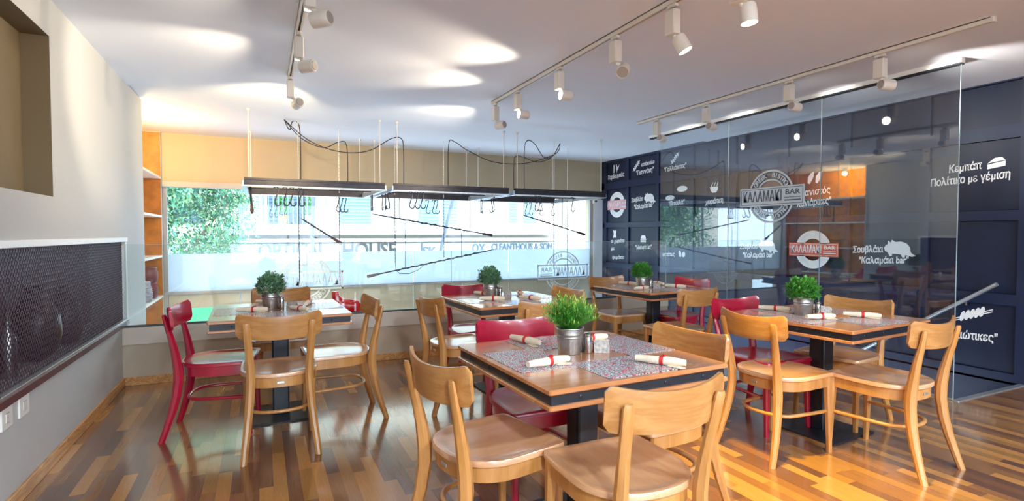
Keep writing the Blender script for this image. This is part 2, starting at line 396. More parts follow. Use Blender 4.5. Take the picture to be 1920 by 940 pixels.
for k in range(11):
    z = .02+k*.022; r = .07+.012*math.sin(k*.5)
    wk.tube([(r*math.cos(a)+.003*math.sin(9*a+k), r*math.sin(a), z+.004*math.sin(9*a+k*2)) for a in [2*PI*j/22 for j in range(22)]], .0125, 5, closed=True)
wk.lathe([(0, 0), (.065, 0), (.07, .24), (0, .24)], 18)
o = wk.obj('wicker_basket', mat('pale_wicker', S('b5b3c4'), .7, var=.4, vscale=40), loc=(-1.29, 7.72, .477), smooth=60); tag(o, 'small pale woven basket on the shelf before the clay pots', 'basket')
o = MB().tube([(0, 0, .1), (.04, .0, .05), (.08, .06, .03), (.08, .16, .04), (.03, .26, .03)], [.05, .075, .09, .07, .03], 12).obj('sack', mat('blue_grey_net_sack', S('55607a'), .8, var=.6, vscale=70), loc=(-1.33, 7.55, .02-.1+.04)); o.location = (-1.30, 7.5, -.05); tag(o, 'blue-grey net sack with green top on the lowest shelf', 'sack')
o = MB().tube([(0, 0, 0), (.02, .0, .06), (.03, 0, .1)], [.055, .04, .02], 10).obj('sack_top', mat('lime_green_cloth', S('7fc23a'), .7), o)
o.location = (0, 0, .09)

# ---------------------------------------------------------------- window wall
WX0, WX1, WZ0, WZ1 = -1.205, 5.72, .50, 1.985
struct('wall_window', MB().box((-1.6, YW, WZ1), (XR+.1, YW+.25, H+.1)).box((WX1, YW, -3.2), (XR+.1, YW+.25, WZ1)).box((-1.6, YW, -3.2), (XR+.1, YW+.25, -3.05)).box((-1.6, YW+.02, -.5), (XR+.1, YW+.25, -.35)).box((-1.7, YW, -3.2), (WX0, YW+.25, WZ1)), M_beige)
struct('wall_window_jamb', MB().box((WX1+.02, YW-.03, -3), (XR, YW-.001, WZ1-.03)), mat('pale_jamb_paint', S('dfe4ec'), .5))
fr = MB().bbox((WX0, YW-.05, WZ1-.045), (WX1+.03, YW+.05, WZ1+.03)).bbox((WX0, YW-.02, WZ0-.035), (WX1, YW+.07, WZ0+.002)).bbox((WX0, YW, -.36), (WX1, YW+.07, -.3))
fr.bbox((WX0, YW, -.35), (WX0+.05, YW+.07, WZ1)).bbox((WX1-.05, YW, -.35), (WX1, YW+.07, WZ1))
win = struct('window_1', fr, mat('window_frame_grey', S('a9a6a4'), .4, .2))
xs = [WX0+.05, .55, 2.25, 3.97, WX1-.05]
for i in range(4):
    MB().box((xs[i]+.003, YW+.03, WZ0), (xs[i+1]-.003, YW+.036, WZ1-.04)).obj('pane', M_wglass, win, 0)
    MB().box((xs[i]+.004, YW+.024, WZ0+.002), (xs[i+1]-.004, YW+.027, 1.025)).obj('frosted_film', M_film, win, 0)
M_span = mat('spandrel_beige', S('c9c0ac'), .35)
px_ = [-.28, .55, 1.4, 2.25, 3.1, 3.97, 4.85, WX1-.05]
for i in range(7): MB().bbox((px_[i]+.004, YW+.02, -.3), (px_[i+1]-.004, YW+.05, WZ0-.036), .004).obj('spandrel_panel', M_span, win, 0)
MB().bbox((WX0+.05, YW+.02, .27), (-.286, YW+.05, WZ0-.036), .004).obj('spandrel_panel', M_span, win, 0)
MB().box((WX0+.05, YW+.03, -.3), (-.286, YW+.036, .265)).obj('pane', M_wglass, win, 0)
# lower level below the void
lw_ = MB()
for xx in (WX0, .55, 2.25, 3.97, WX1-.06): lw_.box((xx, YW, -3.05), (xx+.06, YW+.07, -.5))
w3 = struct('window_3', lw_, bpy.data.materials['window_frame_grey'])
MB().box((WX0+.06, YW+.03, -3.05), (WX1-.06, YW+.036, -.5)).obj('pane', M_wglass, w3, 0)
struct('floor_lower', MB().box((-1.7, 5.0, -3.3), (XR+.1, YW+.2, -3.2)), mat('lower_floor_tile', S('d6d0c8'), .35))
struct('wall_under_parapet', MB().box((XL-.4, YP+.10, -3.2), (XG+.1, YP+.16, -.25)), M_beige)
struct('wall_right_lower', MB().box((XR, -4.5, -3.2), (XR+.1, YW+.1, .0)), M_navy)

# ---------------------------------------------------------------- parapet and barrier glass
struct('wall_parapet', MB().box((XL, YP+.012, -.25), (XG-.02, YP+.16, .35)), M_para)
struct('trim_4', MB().bbox((XL, YP-.004, .35), (XG-.02, YP+.17, .497), .004), M_para2)
struct('baseboard_window', MB().bbox((XL+.014, YP-.004, 0), (XG-.02, YP+.013, .07)), M_base)
t = thing('glass_barrier', 'low frameless glass barrier standing on the window-side parapet', 'glass barrier', (0, YP+.03, .497))
MB().bbox((XL+.01, -.012, 0), (XG-.03, .012, .018), .002).obj('base_channel', mat('dark_channel', S('4b5150'), .4, .5), t)
bx = [XL+.012, .40, 1.87, 3.33, XG-.035]
for i in range(4):
    g = MB().box((bx[i]+.004, -.004, .016), (bx[i+1]-.004, .004, .71)).obj('glass_panel', M_bglass, t, 0)
    MB().box((bx[i]+.004, -.0045, .71), (bx[i+1]-.004, .0045, .713)).box((bx[i+1]-.004, -.0045, .02), (bx[i+1]-.002, .0045, .71)).obj('polished_edge', M_edge, g, 0)
# red moulded thing on the ledge
rd = MB().tube([(0, 0, .215), (.005, 0, .17), (.02, 0, .13), (.06, 0, .085), (.13, 0, .065), (.2, 0, .055), (.25, 0, .045)], [.032, .036, .042, .060, .070, .066, .034], 18)
rd.v = [(x*1.05, y*.8, max(z*1.05, 0.0)) for x, y, z in rd.v]
o = rd.obj('red_ornament', M_tinted, loc=(.665, YP+.105, .4975), smooth=70); tag(o, 'glossy bright red boot-shaped ornament behind the left table', 'ornament')

# ---------------------------------------------------------------- right dark panelled wall
wr = MB().box((XR+.05, -4.5, -.25), (XR+.2, YW, H+.02))
wall_r = struct('wall_right', wr, M_navy)
st = [8.59, 8.47, 7.80, 7.00, 6.22, 5.42, 4.62, 3.84, 3.06, 2.30, 1.5, .7]
rails = [(H-.02, H+.02), (2.14, 2.26), (1.42, 1.51), (.67, .77), (-.02, .07)]
zs = [(2.26, H-.02), (1.51, 2.14), (.77, 1.42), (.07, .67)]
bt = MB()
for z0, z1 in rails: bt.box((XR, .6, z0), (XR+.051, YW, z1))
MBst = []
for i, y in enumerate(st[1:]):
    for z0, z1 in zs: bt.box((XR, y-.035, z0), (XR+.051, y+.035, z1))
bt.box((XR, 8.505, -.02), (XR+.051, YW, H))
MBb = bt.obj('batten_grid', M_navy, wall_r, 0)
for i in range(1, len(st)-1):
    for z0, z1 in zs:
        MB().bbox((XR+.03, st[i+1]+.037, z0+.002), (XR+.049, st[i]-.037, z1-.002), .003).obj('panel', M_navy2, wall_r, 0)

# ---------------------------------------------------------------- partition glass
gy = [5.70, 4.535, 3.41, 2.285]
for i in range(3):
    pos = ['farthest of three, next to the parapet', 'middle one of three', 'nearest one of three, at the stair head'][i]
    t = thing('glass_partition', 'tall clear glass partition panel, '+pos, 'glass panel', (XG, (gy[i]+gy[i+1])/2, 0), 0, 'glass panels along the stairs')
    hw = (gy[i]-gy[i+1])/2-.003
    MB().box((-.005, -hw, .012), (.005, hw, H-.058)).obj('glass_sheet', M_gglass, t, 0)
    MB().box((-.0055, -hw, .012), (.0055, -hw+.0022, H-.06)).obj('polished_edge', M_edge, t, 0)
    MB().bbox((-.012, -hw, 0), (.012, hw, .014), .002).obj('floor_channel', M_alu, t)

# ---------------------------------------------------------------- stairs and handrail
t = thing('staircase', 'dark stairs going down behind the glass partition', 'stairs', (XG+.06, 2.29, -3.2))
for k in range(14):
    z = 3.2-.18*(k+1)
    MB().bbox((0, .26*k, z-.04), (XR-XG-.08, .26*k+.29, z), .004).obj('tread', FT[4], t, 0)
    MB().box((0, .26*k-.001, z), (XR-XG-.08, .26*k+.012, z+.139)).obj('riser', M_navy2, t, 0)
t = thing('handrail', 'slanting brushed steel handrail on the dark stair wall', 'handrail', (XR-.07, 2.44, .86))
d = Vector((0, 1.9, -1.34))
MB().tube([(0, 0, 0), tuple(d*.5), tuple(d)], .018, 14).obj('rail', M_railh, t)
for k in (.12, .5, .9):
    p = d*k
    MB().tube([tuple(p), (0, p.y, p.z-.05), (.066, p.y, p.z-.05)], .008, 8).obj('bracket', M_chrome, t)

# ---------------------------------------------------------------- room behind the camera, with added window, canopy and fill lamps
wb = MB().box((XL-.4, -4.6, -.25), (XR+.2, -4.5, .5)).box((XL-.4, -4.6, 2.45), (XR+.2, -4.5, H)).box((XL-.4, -4.6, .5), (XL+.3, -4.5, 2.45)).box((2.6, -4.6, .5), (XR+.2, -4.5, 2.45))
struct('wall_back', wb, M_wall)
fb = MB().box((XL+.3, -4.58, .5), (2.6, -4.52, .56)).box((XL+.3, -4.58, 2.39), (2.6, -4.52, 2.45))
for xx in (XL+.3, .9, 2.54): fb.box((xx, -4.58, .5), (xx+.06, -4.52, 2.45))
w2 = struct('added_back_window', fb, M_white)  # unseen window, added to bring cool fill daylight into the room
MB().box((XL+.33, -4.555, .53), (2.57, -4.55, 2.42)).obj('pane', M_wglass, w2, 0)
struct('ground_back', MB().box((-40, -40, -.35), (45, -4.7, -.3)), mat('pale_paving', S('cfcac2'), .8, var=.1, vscale=1))
struct('added_sun_canopy', MB().box((XL-.5, -7.2, H+.05), (XR+.3, -4.6, H+.2)), M_white)  # unseen canopy, added to keep sun back from the rear window
dl0 = None
for i, (x, y) in enumerate(((.3, -1.2), (2.4, -1.2), (4.5, -1.2), (.3, -3.2), (2.4, -3.2), (4.5, -3.2))):
    t = thing('added_fill_lamp', 'added round fill lamp behind the camera, %s of three in the %s row' % (['left', 'middle', 'right'][i % 3], ['front', 'rear'][i//3]), 'lamp', (x, y, H-.008), 0, 'added fill lamps')  # unseen lamps, added as cool fill for the room
    MB().lathe([(.0, -.004), (.11, -.004), (.12, -.012), (.13, -.006), (.13, 0), (0, 0)], 28).obj('trim_ring', M_lampw, t)
    MB().lathe([(0, -.009), (.10, -.009), (.10, -.005), (0, -.005)], 28).obj('diffuser', M_lens, t)
    l = bpy.data.lights.new('fill_lamp_light', 'AREA'); l.shape = 'DISK'; l.size = .24; l.energy = 62; l.color = (.78, .90, 1)
    lo = bpy.data.objects.new('fill_lamp_light', l); COL.objects.link(lo); lo.parent = t; lo.location = (0, 0, -.02)

# ---------------------------------------------------------------- chairs
def seat_outline(off=0, n=40):
    """D shape: straight front at y=.445, round back at y=.005"""
    pts = []
    hw = .222-off; yb = .0+off; yf = .445-off; ym = .22
    m = n//2
    for i in range(m+1):                      # right side mid -> back -> left side mid
        a = -PI*i/m
        c, s_ = math.cos(a), math.sin(a)
        e = 2/2.35
        pts.append((hw*math.copysign(abs(c)**e, c), ym + (ym-yb)*math.copysign(abs(s_)**e, s_)))
    r = .028
    pts.append((-hw+.002, .33))
    for a in (0, 30, 60, 90):
        q = math.radians(a); pts.append((-hw+.006+r-r*math.cos(q), yf-r+r*math.sin(q)))
    pts.append((0, yf+.004))
    for a in (90, 60, 30, 0):
        q = math.radians(a); pts.append((hw-.006-r+r*math.cos(q), yf-r+r*math.sin(q)))
    pts.append((hw-.002, .33))
    return pts[::-1]
def seat_mb():
    mb = MB(); o = seat_outline(); cy = .235
    def ring(f, z, off=0):
        if off: return [(x, y, z) for x, y in seat_outline(off)]
        return [(x*f, cy+(y-cy)*f, z + (.006*math.exp(-(x*f/.04)**2)*max(0, (y-cy)*f/.2) if f < .95 else 0)) for x, y in o]
    mb.loft([ring(1, .456, .006), ring(1, .459), ring(1, .475), ring(.985, .4805), ring(.93, .481), ring(.86, .4755), ring(.72, .4705), ring(.45, .4685), ring(.2, .4685), ring(.02, .4685)])
    return mb
def backrest_mb():
    mb = MB(); nx, nz = 28, 8; hw = .232
    def pt(i, j, side):
        u = -1+2*i/nx; x = u*hw; a = abs(u)
        top = .824+.028*a**2.2; bot = .690+.014*a**2
        ex = hw-abs(x); r = .026
        if ex < r:
            k = r-math.sqrt(max(0, r*r-(r-ex)**2)); top -= k*.9; bot += k*.9
        z = bot+(top-bot)*j/nz
        y = -.058*(1-u*u) - (z-.69)*.10 + .004
        # thickness along normal of the arc
        th = .0095 if 0 < j < nz else .006
        n = Vector((-2*.058*u/hw*-1, 1, 0)); n = Vector((-(2*.058*u/hw), 1, 0)).normalized()
        return (x*.985+n.x*th*side, y+n.y*th*side, z)
    idx = {}
    vs = []
    for sd in (1, -1):
        for i in range(nx+1):
            for j in range(nz+1):
                idx[sd, i, j] = len(vs); vs.append(pt(i, j, sd))
    fs = []
    for i in range(nx):
        for j in range(nz):
            a = [idx[1, i, j], idx[1, i+1, j], idx[1, i+1, j+1], idx[1, i, j+1]]; fs.append(tuple(a[::-1]))
            fs.append((idx[-1, i, j], idx[-1, i+1, j], idx[-1, i+1, j+1], idx[-1, i, j+1]))
        for j in (0, nz):
            a = (idx[1, i, j], idx[1, i+1, j], idx[-1, i+1, j], idx[-1, i, j]); fs.append(a if j == 0 else a[::-1])
    for j in range(nz):
        for i in (0, nx):
            a = (idx[1, i, j], idx[1, i, j+1], idx[-1, i, j+1], idx[-1, i, j]); fs.append(a[::-1] if i == 0 else a)
    return mb.add(vs, fs)
def post_mb(s):
    path = [(.200, -.078, 0), (.192, -.052, .08), (.180, -.022, .18), (.169, .0, .28), (.161, .012, .38), (.158, .010, .45), (.160, -.002, .54), (.166, -.022, .64), (.172, -.042, .72), (.176, -.056, .785), (.1765, -.058, .797)]
    wx = [.0175, .019, .021, .0225, .024, .024, .022, .0205, .020, .0195, .015]
    wy = [.018, .020, .0235, .026, .028, .028, .024, .019, .015, .012, .008]
    rings = []
    for (x, y, z), a, b_ in zip(path, wx, wy):
        c = .35
        rings.append([(s*x+dx*a, y+dy*b_, z) for dx, dy in ((-1, -c), (-c, -1), (c, -1), (1, -c), (1, c), (c, 1), (-c, 1), (-1, c))])
    return MB().loft(rings)
def fleg_mb(s):
    rings = []
    for z, w_, x, y in ((0, .0135, .197, .423), (.2, .017, .193, .417), (.38, .0205, .190, .411), (.456, .021, .190, .410)):
        c = .55
        rings.append([(s*x+dx*w_, y+dy*w_, z) for dx, dy in ((-1, -c), (-c, -1), (c, -1), (1, -c), (1, c), (c, 1), (-c, 1), (-1, c))])
    return MB().loft(rings)
def apron_mb():
    o = seat_outline(.014); i_ = seat_outline(.036)
    n = len(o); mb = MB()
    return mb.loft([[(x, y, .396) for x, y in i_], [(x, y, .396) for x, y in o], [(x, y, .456) for x, y in o], [(x, y, .456) for x, y in i_]], cap=False, closed=True)
def hoop_mb():
    pts = [(.186, .408, .245), (.180, .30, .245), (.168, .18, .245)]
    for k in range(0, 11):
        a = PI*k/10; pts.append((.150*math.cos(a) if 0 < k < 10 else .158*math.copysign(1, math.cos(a)), .115-.075*math.sin(a), .245))
    pts += [(-.168, .18, .245), (-.180, .30, .245), (-.186, .408, .245)]
    return MB().tube(pts, .0125, 8, sx=1.0, sy=.85)
CHM = {'wood': (M_seat, M_beech, M_back), 'red': (M_red, M_red, M_red)}
geo = {}
def make_chair(kind, label, loc, rz, group):
    t = thing('red_chair' if kind == 'red' else 'wooden_chair', label, 'chair', loc, rz, group)
    sm, fm_, bm_ = CHM[kind]
    seat_mb().obj('seat', sm, t, 40)
    backrest_mb().obj('backrest', bm_, t, 50)
    for s in (-1, 1):
        post_mb(s).obj('leg', fm_, t, 40); fleg_mb(s).obj('leg', fm_, t, 40)
    apron_mb().obj('seat_frame', fm_, t, 40)
    hoop_mb().obj('stretcher', fm_, t, 60)
    pl_ = MB().bbox((-.02, .0085, .419), (.02, .0135, .432), .001).obj('metal_tag', M_alu if kind == 'wood' else M_red, t)
    return t
R_ = math.radians
CH = [
 ('wood', 'wooden chair at the front of the left table, back to the camera', .094, 3.40, 0, 'left'),
 ('red', 'red chair on the left side of the left table', -.475, 4.09, -97, 'left'),
 ('wood', 'wooden chair on the right side of the left table', .70, 3.97, 93, 'left'),
 ('wood', 'wooden chair behind the left table, nearest the orange shelves', .15, 4.95, 178, 'left'),
 ('wood', 'wooden chair on the left side of the large front table, seat in full view', .607, 1.925, -79, 'front'),
 ('wood', 'wooden chair at the near side of the front table, curved back toward camera', 1.152, 1.318, -2, 'front'),
 ('red', 'red chair pushed in behind the front table', 1.25, 2.60, 178, 'front'),
 ('wood', 'warm-lit wooden chair on the right side of the front table', 1.86, 1.975, 95, 'front'),
 ('wood', 'wooden chair on the left side of the middle table by the parapet', 1.16, 3.87, -84, 'middle'),
 ('wood', 'wooden chair at the near side of the middle table, behind the red chair', 1.80, 3.27, 2, 'middle'),
 ('red', 'red chair behind the middle table, back to the window', 1.70, 4.60, 178, 'middle'),
 ('wood', 'wooden chair on the right side of the middle table', 2.36, 3.93, 95, 'middle'),
 ('wood', 'wooden chair behind the far table, in the corner by the parapet', 3.42, 4.84, 180, 'far'),
 ('red', 'red chair on the glass side of the far table', 4.10, 4.30, 94, 'far'),
 ('wood', 'wooden chair at the near side of the far table', 3.35, 3.44, 2, 'far'),
 ('wood', 'wooden chair on the left side of the right table, lower legs in yellow light', 2.63, 2.245, -89, 'right'),
 ('wood', 'wooden chair at the near side of the right table, rightmost in the photo', 3.285, 1.655, 3, 'right'),
 ('red', 'red chair behind the right table, back to the far table', 3.10, 2.79, 180, 'right'),
 ('wood', 'wooden chair on the glass partition side of the right table', 3.87, 2.42, 98, 'right'),
]
first = {}
for kind, lab, x, y, rz, g in CH:
    grp = 'chairs around the %s table' % g
    if kind in first: dup(first[kind], lab, (x, y, 0), R_(rz), grp)
    else: first[kind] = make_chair(kind, lab, (x, y, 0), R_(rz), grp)

# ---------------------------------------------------------------- tables
TB = [('left', .115, 4.19, 1.5, 'square wooden table with black steel band, nearest the left wall'),
      ('front', 1.312, 2.045, 2, 'large square wooden table in front, nearest the camera'),
      ('middle', 1.86, 4.07, 2, 'square wooden table in the middle by the parapet'),
      ('far', 3.62, 4.32, 3, 'square wooden table farthest away, near the panelled wall'),
      ('right', 3.365, 2.33, 4, 'square wooden table on the right beside the glass partition')]
TZ = .76
def make_table(lab, x, y, rz):
    t = thing('square_table', lab, 'table', (x, y, 0), rz, 'square bistro tables')
    h = .435
    MB().bbox((-h, -h, TZ-.021), (h, h, TZ), .006).obj('tabletop', M_top, t)
    hb = h-.012
    bd = MB().loft([[(-hb, -hb, z), (hb, -hb, z), (hb, hb, z), (-hb, hb, z)] for z in (TZ-.058, TZ-.021)])
    bd.obj('steel_band', M_black, t, 0)
    MB().bbox((-h, -h, TZ-.076), (h, h, TZ-.058), .005).obj('lower_board', M_top, t)
    for k in range(4):
        q = k*PI/2
        for u in (-.3, -.1, .1, .3):
            c = Vector((u*math.cos(q)-(-hb-.001)*math.sin(q)*-1*-1, 0, 0))
            p = Matrix.Rotation(q, 3, 'Z') @ Vector((u, -hb, TZ-.04)); a = Matrix.Rotation(q, 3, 'Z') @ Vector((0, -1, 0))
            MB().lathe([(.007, -.002), (.007, .002), (.004, .004)], 8, p, a).obj('bolt', M_steel if False else M_black, t)
    MB().bbox((-.052, -.052, .012), (.052, .052, TZ-.076), .006).box((-.056, -.03, .02), (-.052, .03, TZ-.08)).box((.052, -.03, .02), (.056, .03, TZ-.08)).obj('column', M_black, t)
    MB().bbox((-.225, -.225, .0), (.225, .225, .012), .004).obj('base_plate', M_black, t)
    return t
t0 = None
for nm, x, y, rz, lab in TB:
    if t0 is None: t0 = make_table(lab, x, y, R_(rz))
    else: dup(t0, lab, (x, y, 0), R_(rz))

# ---------------------------------------------------------------- plants in zinc pots
def leaf(mb, p, d, ln, wd, mi=0, fold=.3):
    d = Vector(d).normalized(); s_ = d.cross(Vector((0, 0, 1)))
    if s_.length < .05: s_ = Vector((1, 0, 0))
    s_.normalize(); n = s_.cross(d); p = Vector(p)
    a, b_, c_, e_ = p, p+d*ln*.5+s_*wd+n*wd*fold, p+d*ln, p+d*ln*.5-s_*wd+n*wd*fold
    m_ = p+d*ln*.5
    mb.add([a, b_, c_, e_, m_], [(0, 4, 1), (1, 4, 2), (2, 4, 3), (3, 4, 0)], mi)
def zinc_pot(t, r, h):
    MB().lathe([(0, 0), (r*.78, 0), (r*.80, .004), (r*.90, h*.60), (r*.905, h*.62), (r*.925, h*.63), (r*.925, h*.645), (r*.915, h*.66), (r*.93, h*.74), (r*.95, h*.75), (r*.95, h*.765), (r*.94, h*.78), (r*.965, h*.94), (r, h*.95), (r*1.02, h*.98), (r, h), (r*.94, h*.99), (r*.92, h*.88), (0, h*.88)], 36).obj('pot', M_steel, t, 50)
    MB().lathe([(0, h*.88), (r*.9, h*.885), (0, h*.9)], 20).obj('soil', M_soil, t)
def bush(t, rx, rz_, z0, n, m, seed):
    random.seed(seed); mb = MB()
    for i in range(n):
        a = random.uniform(0, 2*PI); b_ = math.acos(random.uniform(-.55, 1)); k = random.uniform(.45, 1)**.6
        lump = 1+.10*math.sin(3*a+seed)+.08*math.sin(5*b_*2+seed)
        dd = Vector((math.sin(b_)*math.cos(a), math.sin(b_)*math.sin(a), math.cos(b_)))
        p = Vector((dd.x*rx, dd.y*rx, dd.z*rz_+rz_*.45))*k*lump + Vector((0, 0, z0))
        leaf(mb, p, dd+Vector((random.uniform(-.8, .8), random.uniform(-.8, .8), random.uniform(-.2, .9))), random.uniform(.016, .027), random.uniform(.005, .009))
    o = mb.obj('foliage', m, t, 0); o['kind'] = 'stuff'
    s_ = MB()
    for i in range(14):
        a = random.uniform(0, 6.28); s_.tube([(0, 0, z0-.02), (rx*.35*math.cos(a), rx*.35*math.sin(a), z0+rz_*.5)], .0015, 4)
    so = s_.obj('stems', M_leafd, t); so['kind'] = 'stuff'
PL = [('left', .055, 4.215, M_leafg, 'small zinc pot of grey-green box on the left table'),
      ('middle', 1.765, 4.205, M_leafg, 'small zinc pot of dark green box on the middle table'),
      ('far', 3.40, 4.23, M_leafd, 'small zinc pot of green box on the far table'),
      ('right', 3.255, 2.385, M_leafd, 'small zinc pot of bright green box on the right table')]
for i, (nm, x, y, m, lab) in enumerate(PL):
    t = thing('potted_plant', lab, 'plant', (x, y, TZ+.0005), random.uniform(0, 6), 'table plants in zinc pots')
    zinc_pot(t, .063, .118)
    bush(t, .098 if nm == 'right' else .094, .085, .128, 1900, m, 11+i*5)
random.seed(3)
t = thing('potted_plant', 'spiky bright green grassy plant in a zinc pot on the front table', 'plant', (1.262, 2.075, TZ+.0005), 0, 'table plants in zinc pots')
zinc_pot(t, .064, .118)
mb = MB()
for i in range(330):
    a = random.uniform(0, 2*PI); tilt = random.uniform(0, 1)**.7*1.38
    ln = random.uniform(.085, .150)*(1.02-.12*tilt)
    d = Vector((math.sin(tilt)*math.cos(a), math.sin(tilt)*math.sin(a), math.cos(tilt)))
    b0 = Vector((.035*math.cos(a)*random.random(), .035*math.sin(a)*random.random(), .11))
    pts = [b0 + d*ln*k + Vector((0, 0, .018*math.sin(k*2))) for k in (0, .35, .7, 1)]
    mb.tube(pts, [.001, .0009, .0008, .0004], 3)
    for k in range(11):
        f = .3+.7*k/10; p = b0+d*ln*f+Vector((0, 0, .018*math.sin(f*2)))
        q = random.uniform(0, 6.28); o_ = Vector((math.cos(q), math.sin(q), .25))
        leaf(mb, p, d*.9+o_*.75, random.uniform(.016, .026), .0019, 1 if (f > .85 and random.random() < .45) else 0, .1)
o = mb.obj('foliage', [M_leafb, M_leafy], t, 0); o['kind'] = 'stuff'

# ---------------------------------------------------------------- shakers, cards, napkin rolls, placemats
def shaker(x, y, m, lab, rz=0):
    t = thing('shaker', lab, 'shaker', (x, y, TZ+.0005), rz, 'salt and pepper shakers')
    MB().lathe([(0, 0), (.0165, 0), (.018, .003), (.0175, .07), (.0165, .074), (0, .074)], 16).obj('body', m, t)
    MB().lathe([(0, .074), (.0165, .074), (.0185, .078), (.018, .088), (.012, .093), (0, .094)], 16).obj('cap', M_chrome, t)
SH = {'left': (.128, 4.165), 'middle': (1.835, 4.155), 'far': (3.475, 4.19), 'right': (3.345, 2.345), 'front': (1.335, 2.035)}
cardm = mat('printed_card', S('b3aaa4'), .5, var=.5, vscale=60)
for nm, (x, y) in SH.items():
    shaker(x, y, M_chrome, 'polished steel shaker beside the plant on the %s table, nearer one' % nm)
    shaker(x-.012, y+.045, M_steel, 'dull steel shaker beside the plant on the %s table, farther one' % nm)
    t = thing('menu_card', 'small printed table card by the shakers on the %s table' % nm, 'card', (x+.07, y-.0, TZ+.0005), R_(-25), 'table cards')
    for s in (-1, 1):
        MB().add([(-.035, s*.028, 0), (.035, s*.028, 0), (.035, s*.001, .052), (-.035, s*.001, .052), (-.035, s*.029, .0), (.035, s*.029, .0), (.035, s*.002, .053), (-.035, s*.002, .053)],
                 [(0, 1, 2, 3), (7, 6, 5, 4), (0, 4, 5, 1), (2, 6, 7, 3), (1, 5, 6, 2), (3, 7, 4, 0)]).obj('leaf', cardm, t, 0)
def roll_proto():
    t = thing('napkin_roll', 'x', 'napkin', (0, 0, 0))
    n = 14; L_ = .108
    rr = [.0125, .0165, .018, .0185, .0175, .016, .0145, .013]
    mb = MB().tube([(-L_+2*L_*k/(len(rr)-1)*.95, .002*math.sin(k*1.7), .0185) for k in range(len(rr))], [r_ for r_ in rr[::-1]], n)
    mb.obj('napkin', M_paper, t, 50)
    MB().tube([(-.008, 0, .0185), (.008, 0, .0185)], .0192, 14).obj('band', M_redp, t)
    MB().add([(.02, -.016, .0015), (.085, -.04, .001), (.1, -.015, .0015), (.05, .0, .006), (.02, -.016, .0025), (.085, -.04, .002), (.1, -.015, .0025), (.05, 0, .007)],
             [(3, 2, 1, 0), (4, 5, 6, 7), (0, 1, 5, 4), (1, 2, 6, 5), (2, 3, 7, 6), (3, 0, 4, 7)]).obj('paper_corner', M_paper, t, 0)
    MB().tube([(0, 0, .037), (.006, .012, .0385), (.012, -.008, .0385), (.018, .01, .038)], .0035, 5).obj('bow', M_redp, t)
    MB().tube([(.105, 0, .02), (.122, .001, .0195), (.134, .0, .018)], [.004, .0035, .002], 6, sy=.5).obj('cutlery_tip', M_chrome, t)
    return t
rp = roll_proto()
def mat_proto():
    return MB().box((-.19, -.135, 0), (.19, .135, .0016)).obj('placemat', M_mat, None, 0)
mpj = mat_proto()
first_r = first_m = True
sides = {'w': 'left', 's': 'near', 'e': 'right', 'n': 'far'}
for nm, cx, cy, rz, lab in TB:
    q0 = R_(rz)
    for sd, (dx, dy, a) in {'w': (-.275, -.0, 90), 's': (.03, -.275, 0), 'e': (.29, .05, 90), 'n': (.0, .275, 0)}.items():
        p = Matrix.Rotation(q0, 3, 'Z') @ Vector((dx, dy, 0))
        lab_m = 'red, grey and white printed placemat on the %s side of the %s table' % (sides[sd], nm)
        o = mpj if first_m else mpj.copy()
        if not first_m: COL.objects.link(o)
        first_m = False
        tag(o, lab_m, 'placemat', 'printed placemats'); o.location = (cx+p.x, cy+p.y, TZ+.0006); o.rotation_euler = (0, 0, q0+R_(a+random.uniform(-2, 2)))
        off = {'w': (.10, -.10, -22), 's': (.09, .08, -62), 'e': (-.08, .10, 78), 'n': (-.09, -.0, -65)}[sd]
        if nm == 'front': off = {'w': (.02, -.135, 2), 's': (.13, -.06, -58), 'e': (-.105, .14, 8), 'n': (-.13, .02, -72)}[sd]
        if nm == 'far' and sd == 'w': off = (-.02, -.16, 12)
        p = Matrix.Rotation(q0, 3, 'Z') @ Vector((dx+off[0], dy+off[1], 0))
        lab_r = 'cream napkin roll with red band on the %s side of the %s table' % (sides[sd], nm)
        rzz = q0+R_(off[2]+random.uniform(-6, 6)); loc = (cx+p.x, cy+p.y, TZ+.0024)
        if first_r:
            rp.location = loc; rp.rotation_euler = (0, 0, rzz); rp['label'] = lab_r; rp['group'] = 'napkin rolls'; first_r = False
        else: dup(rp, lab_r, loc, rzz, 'napkin rolls')

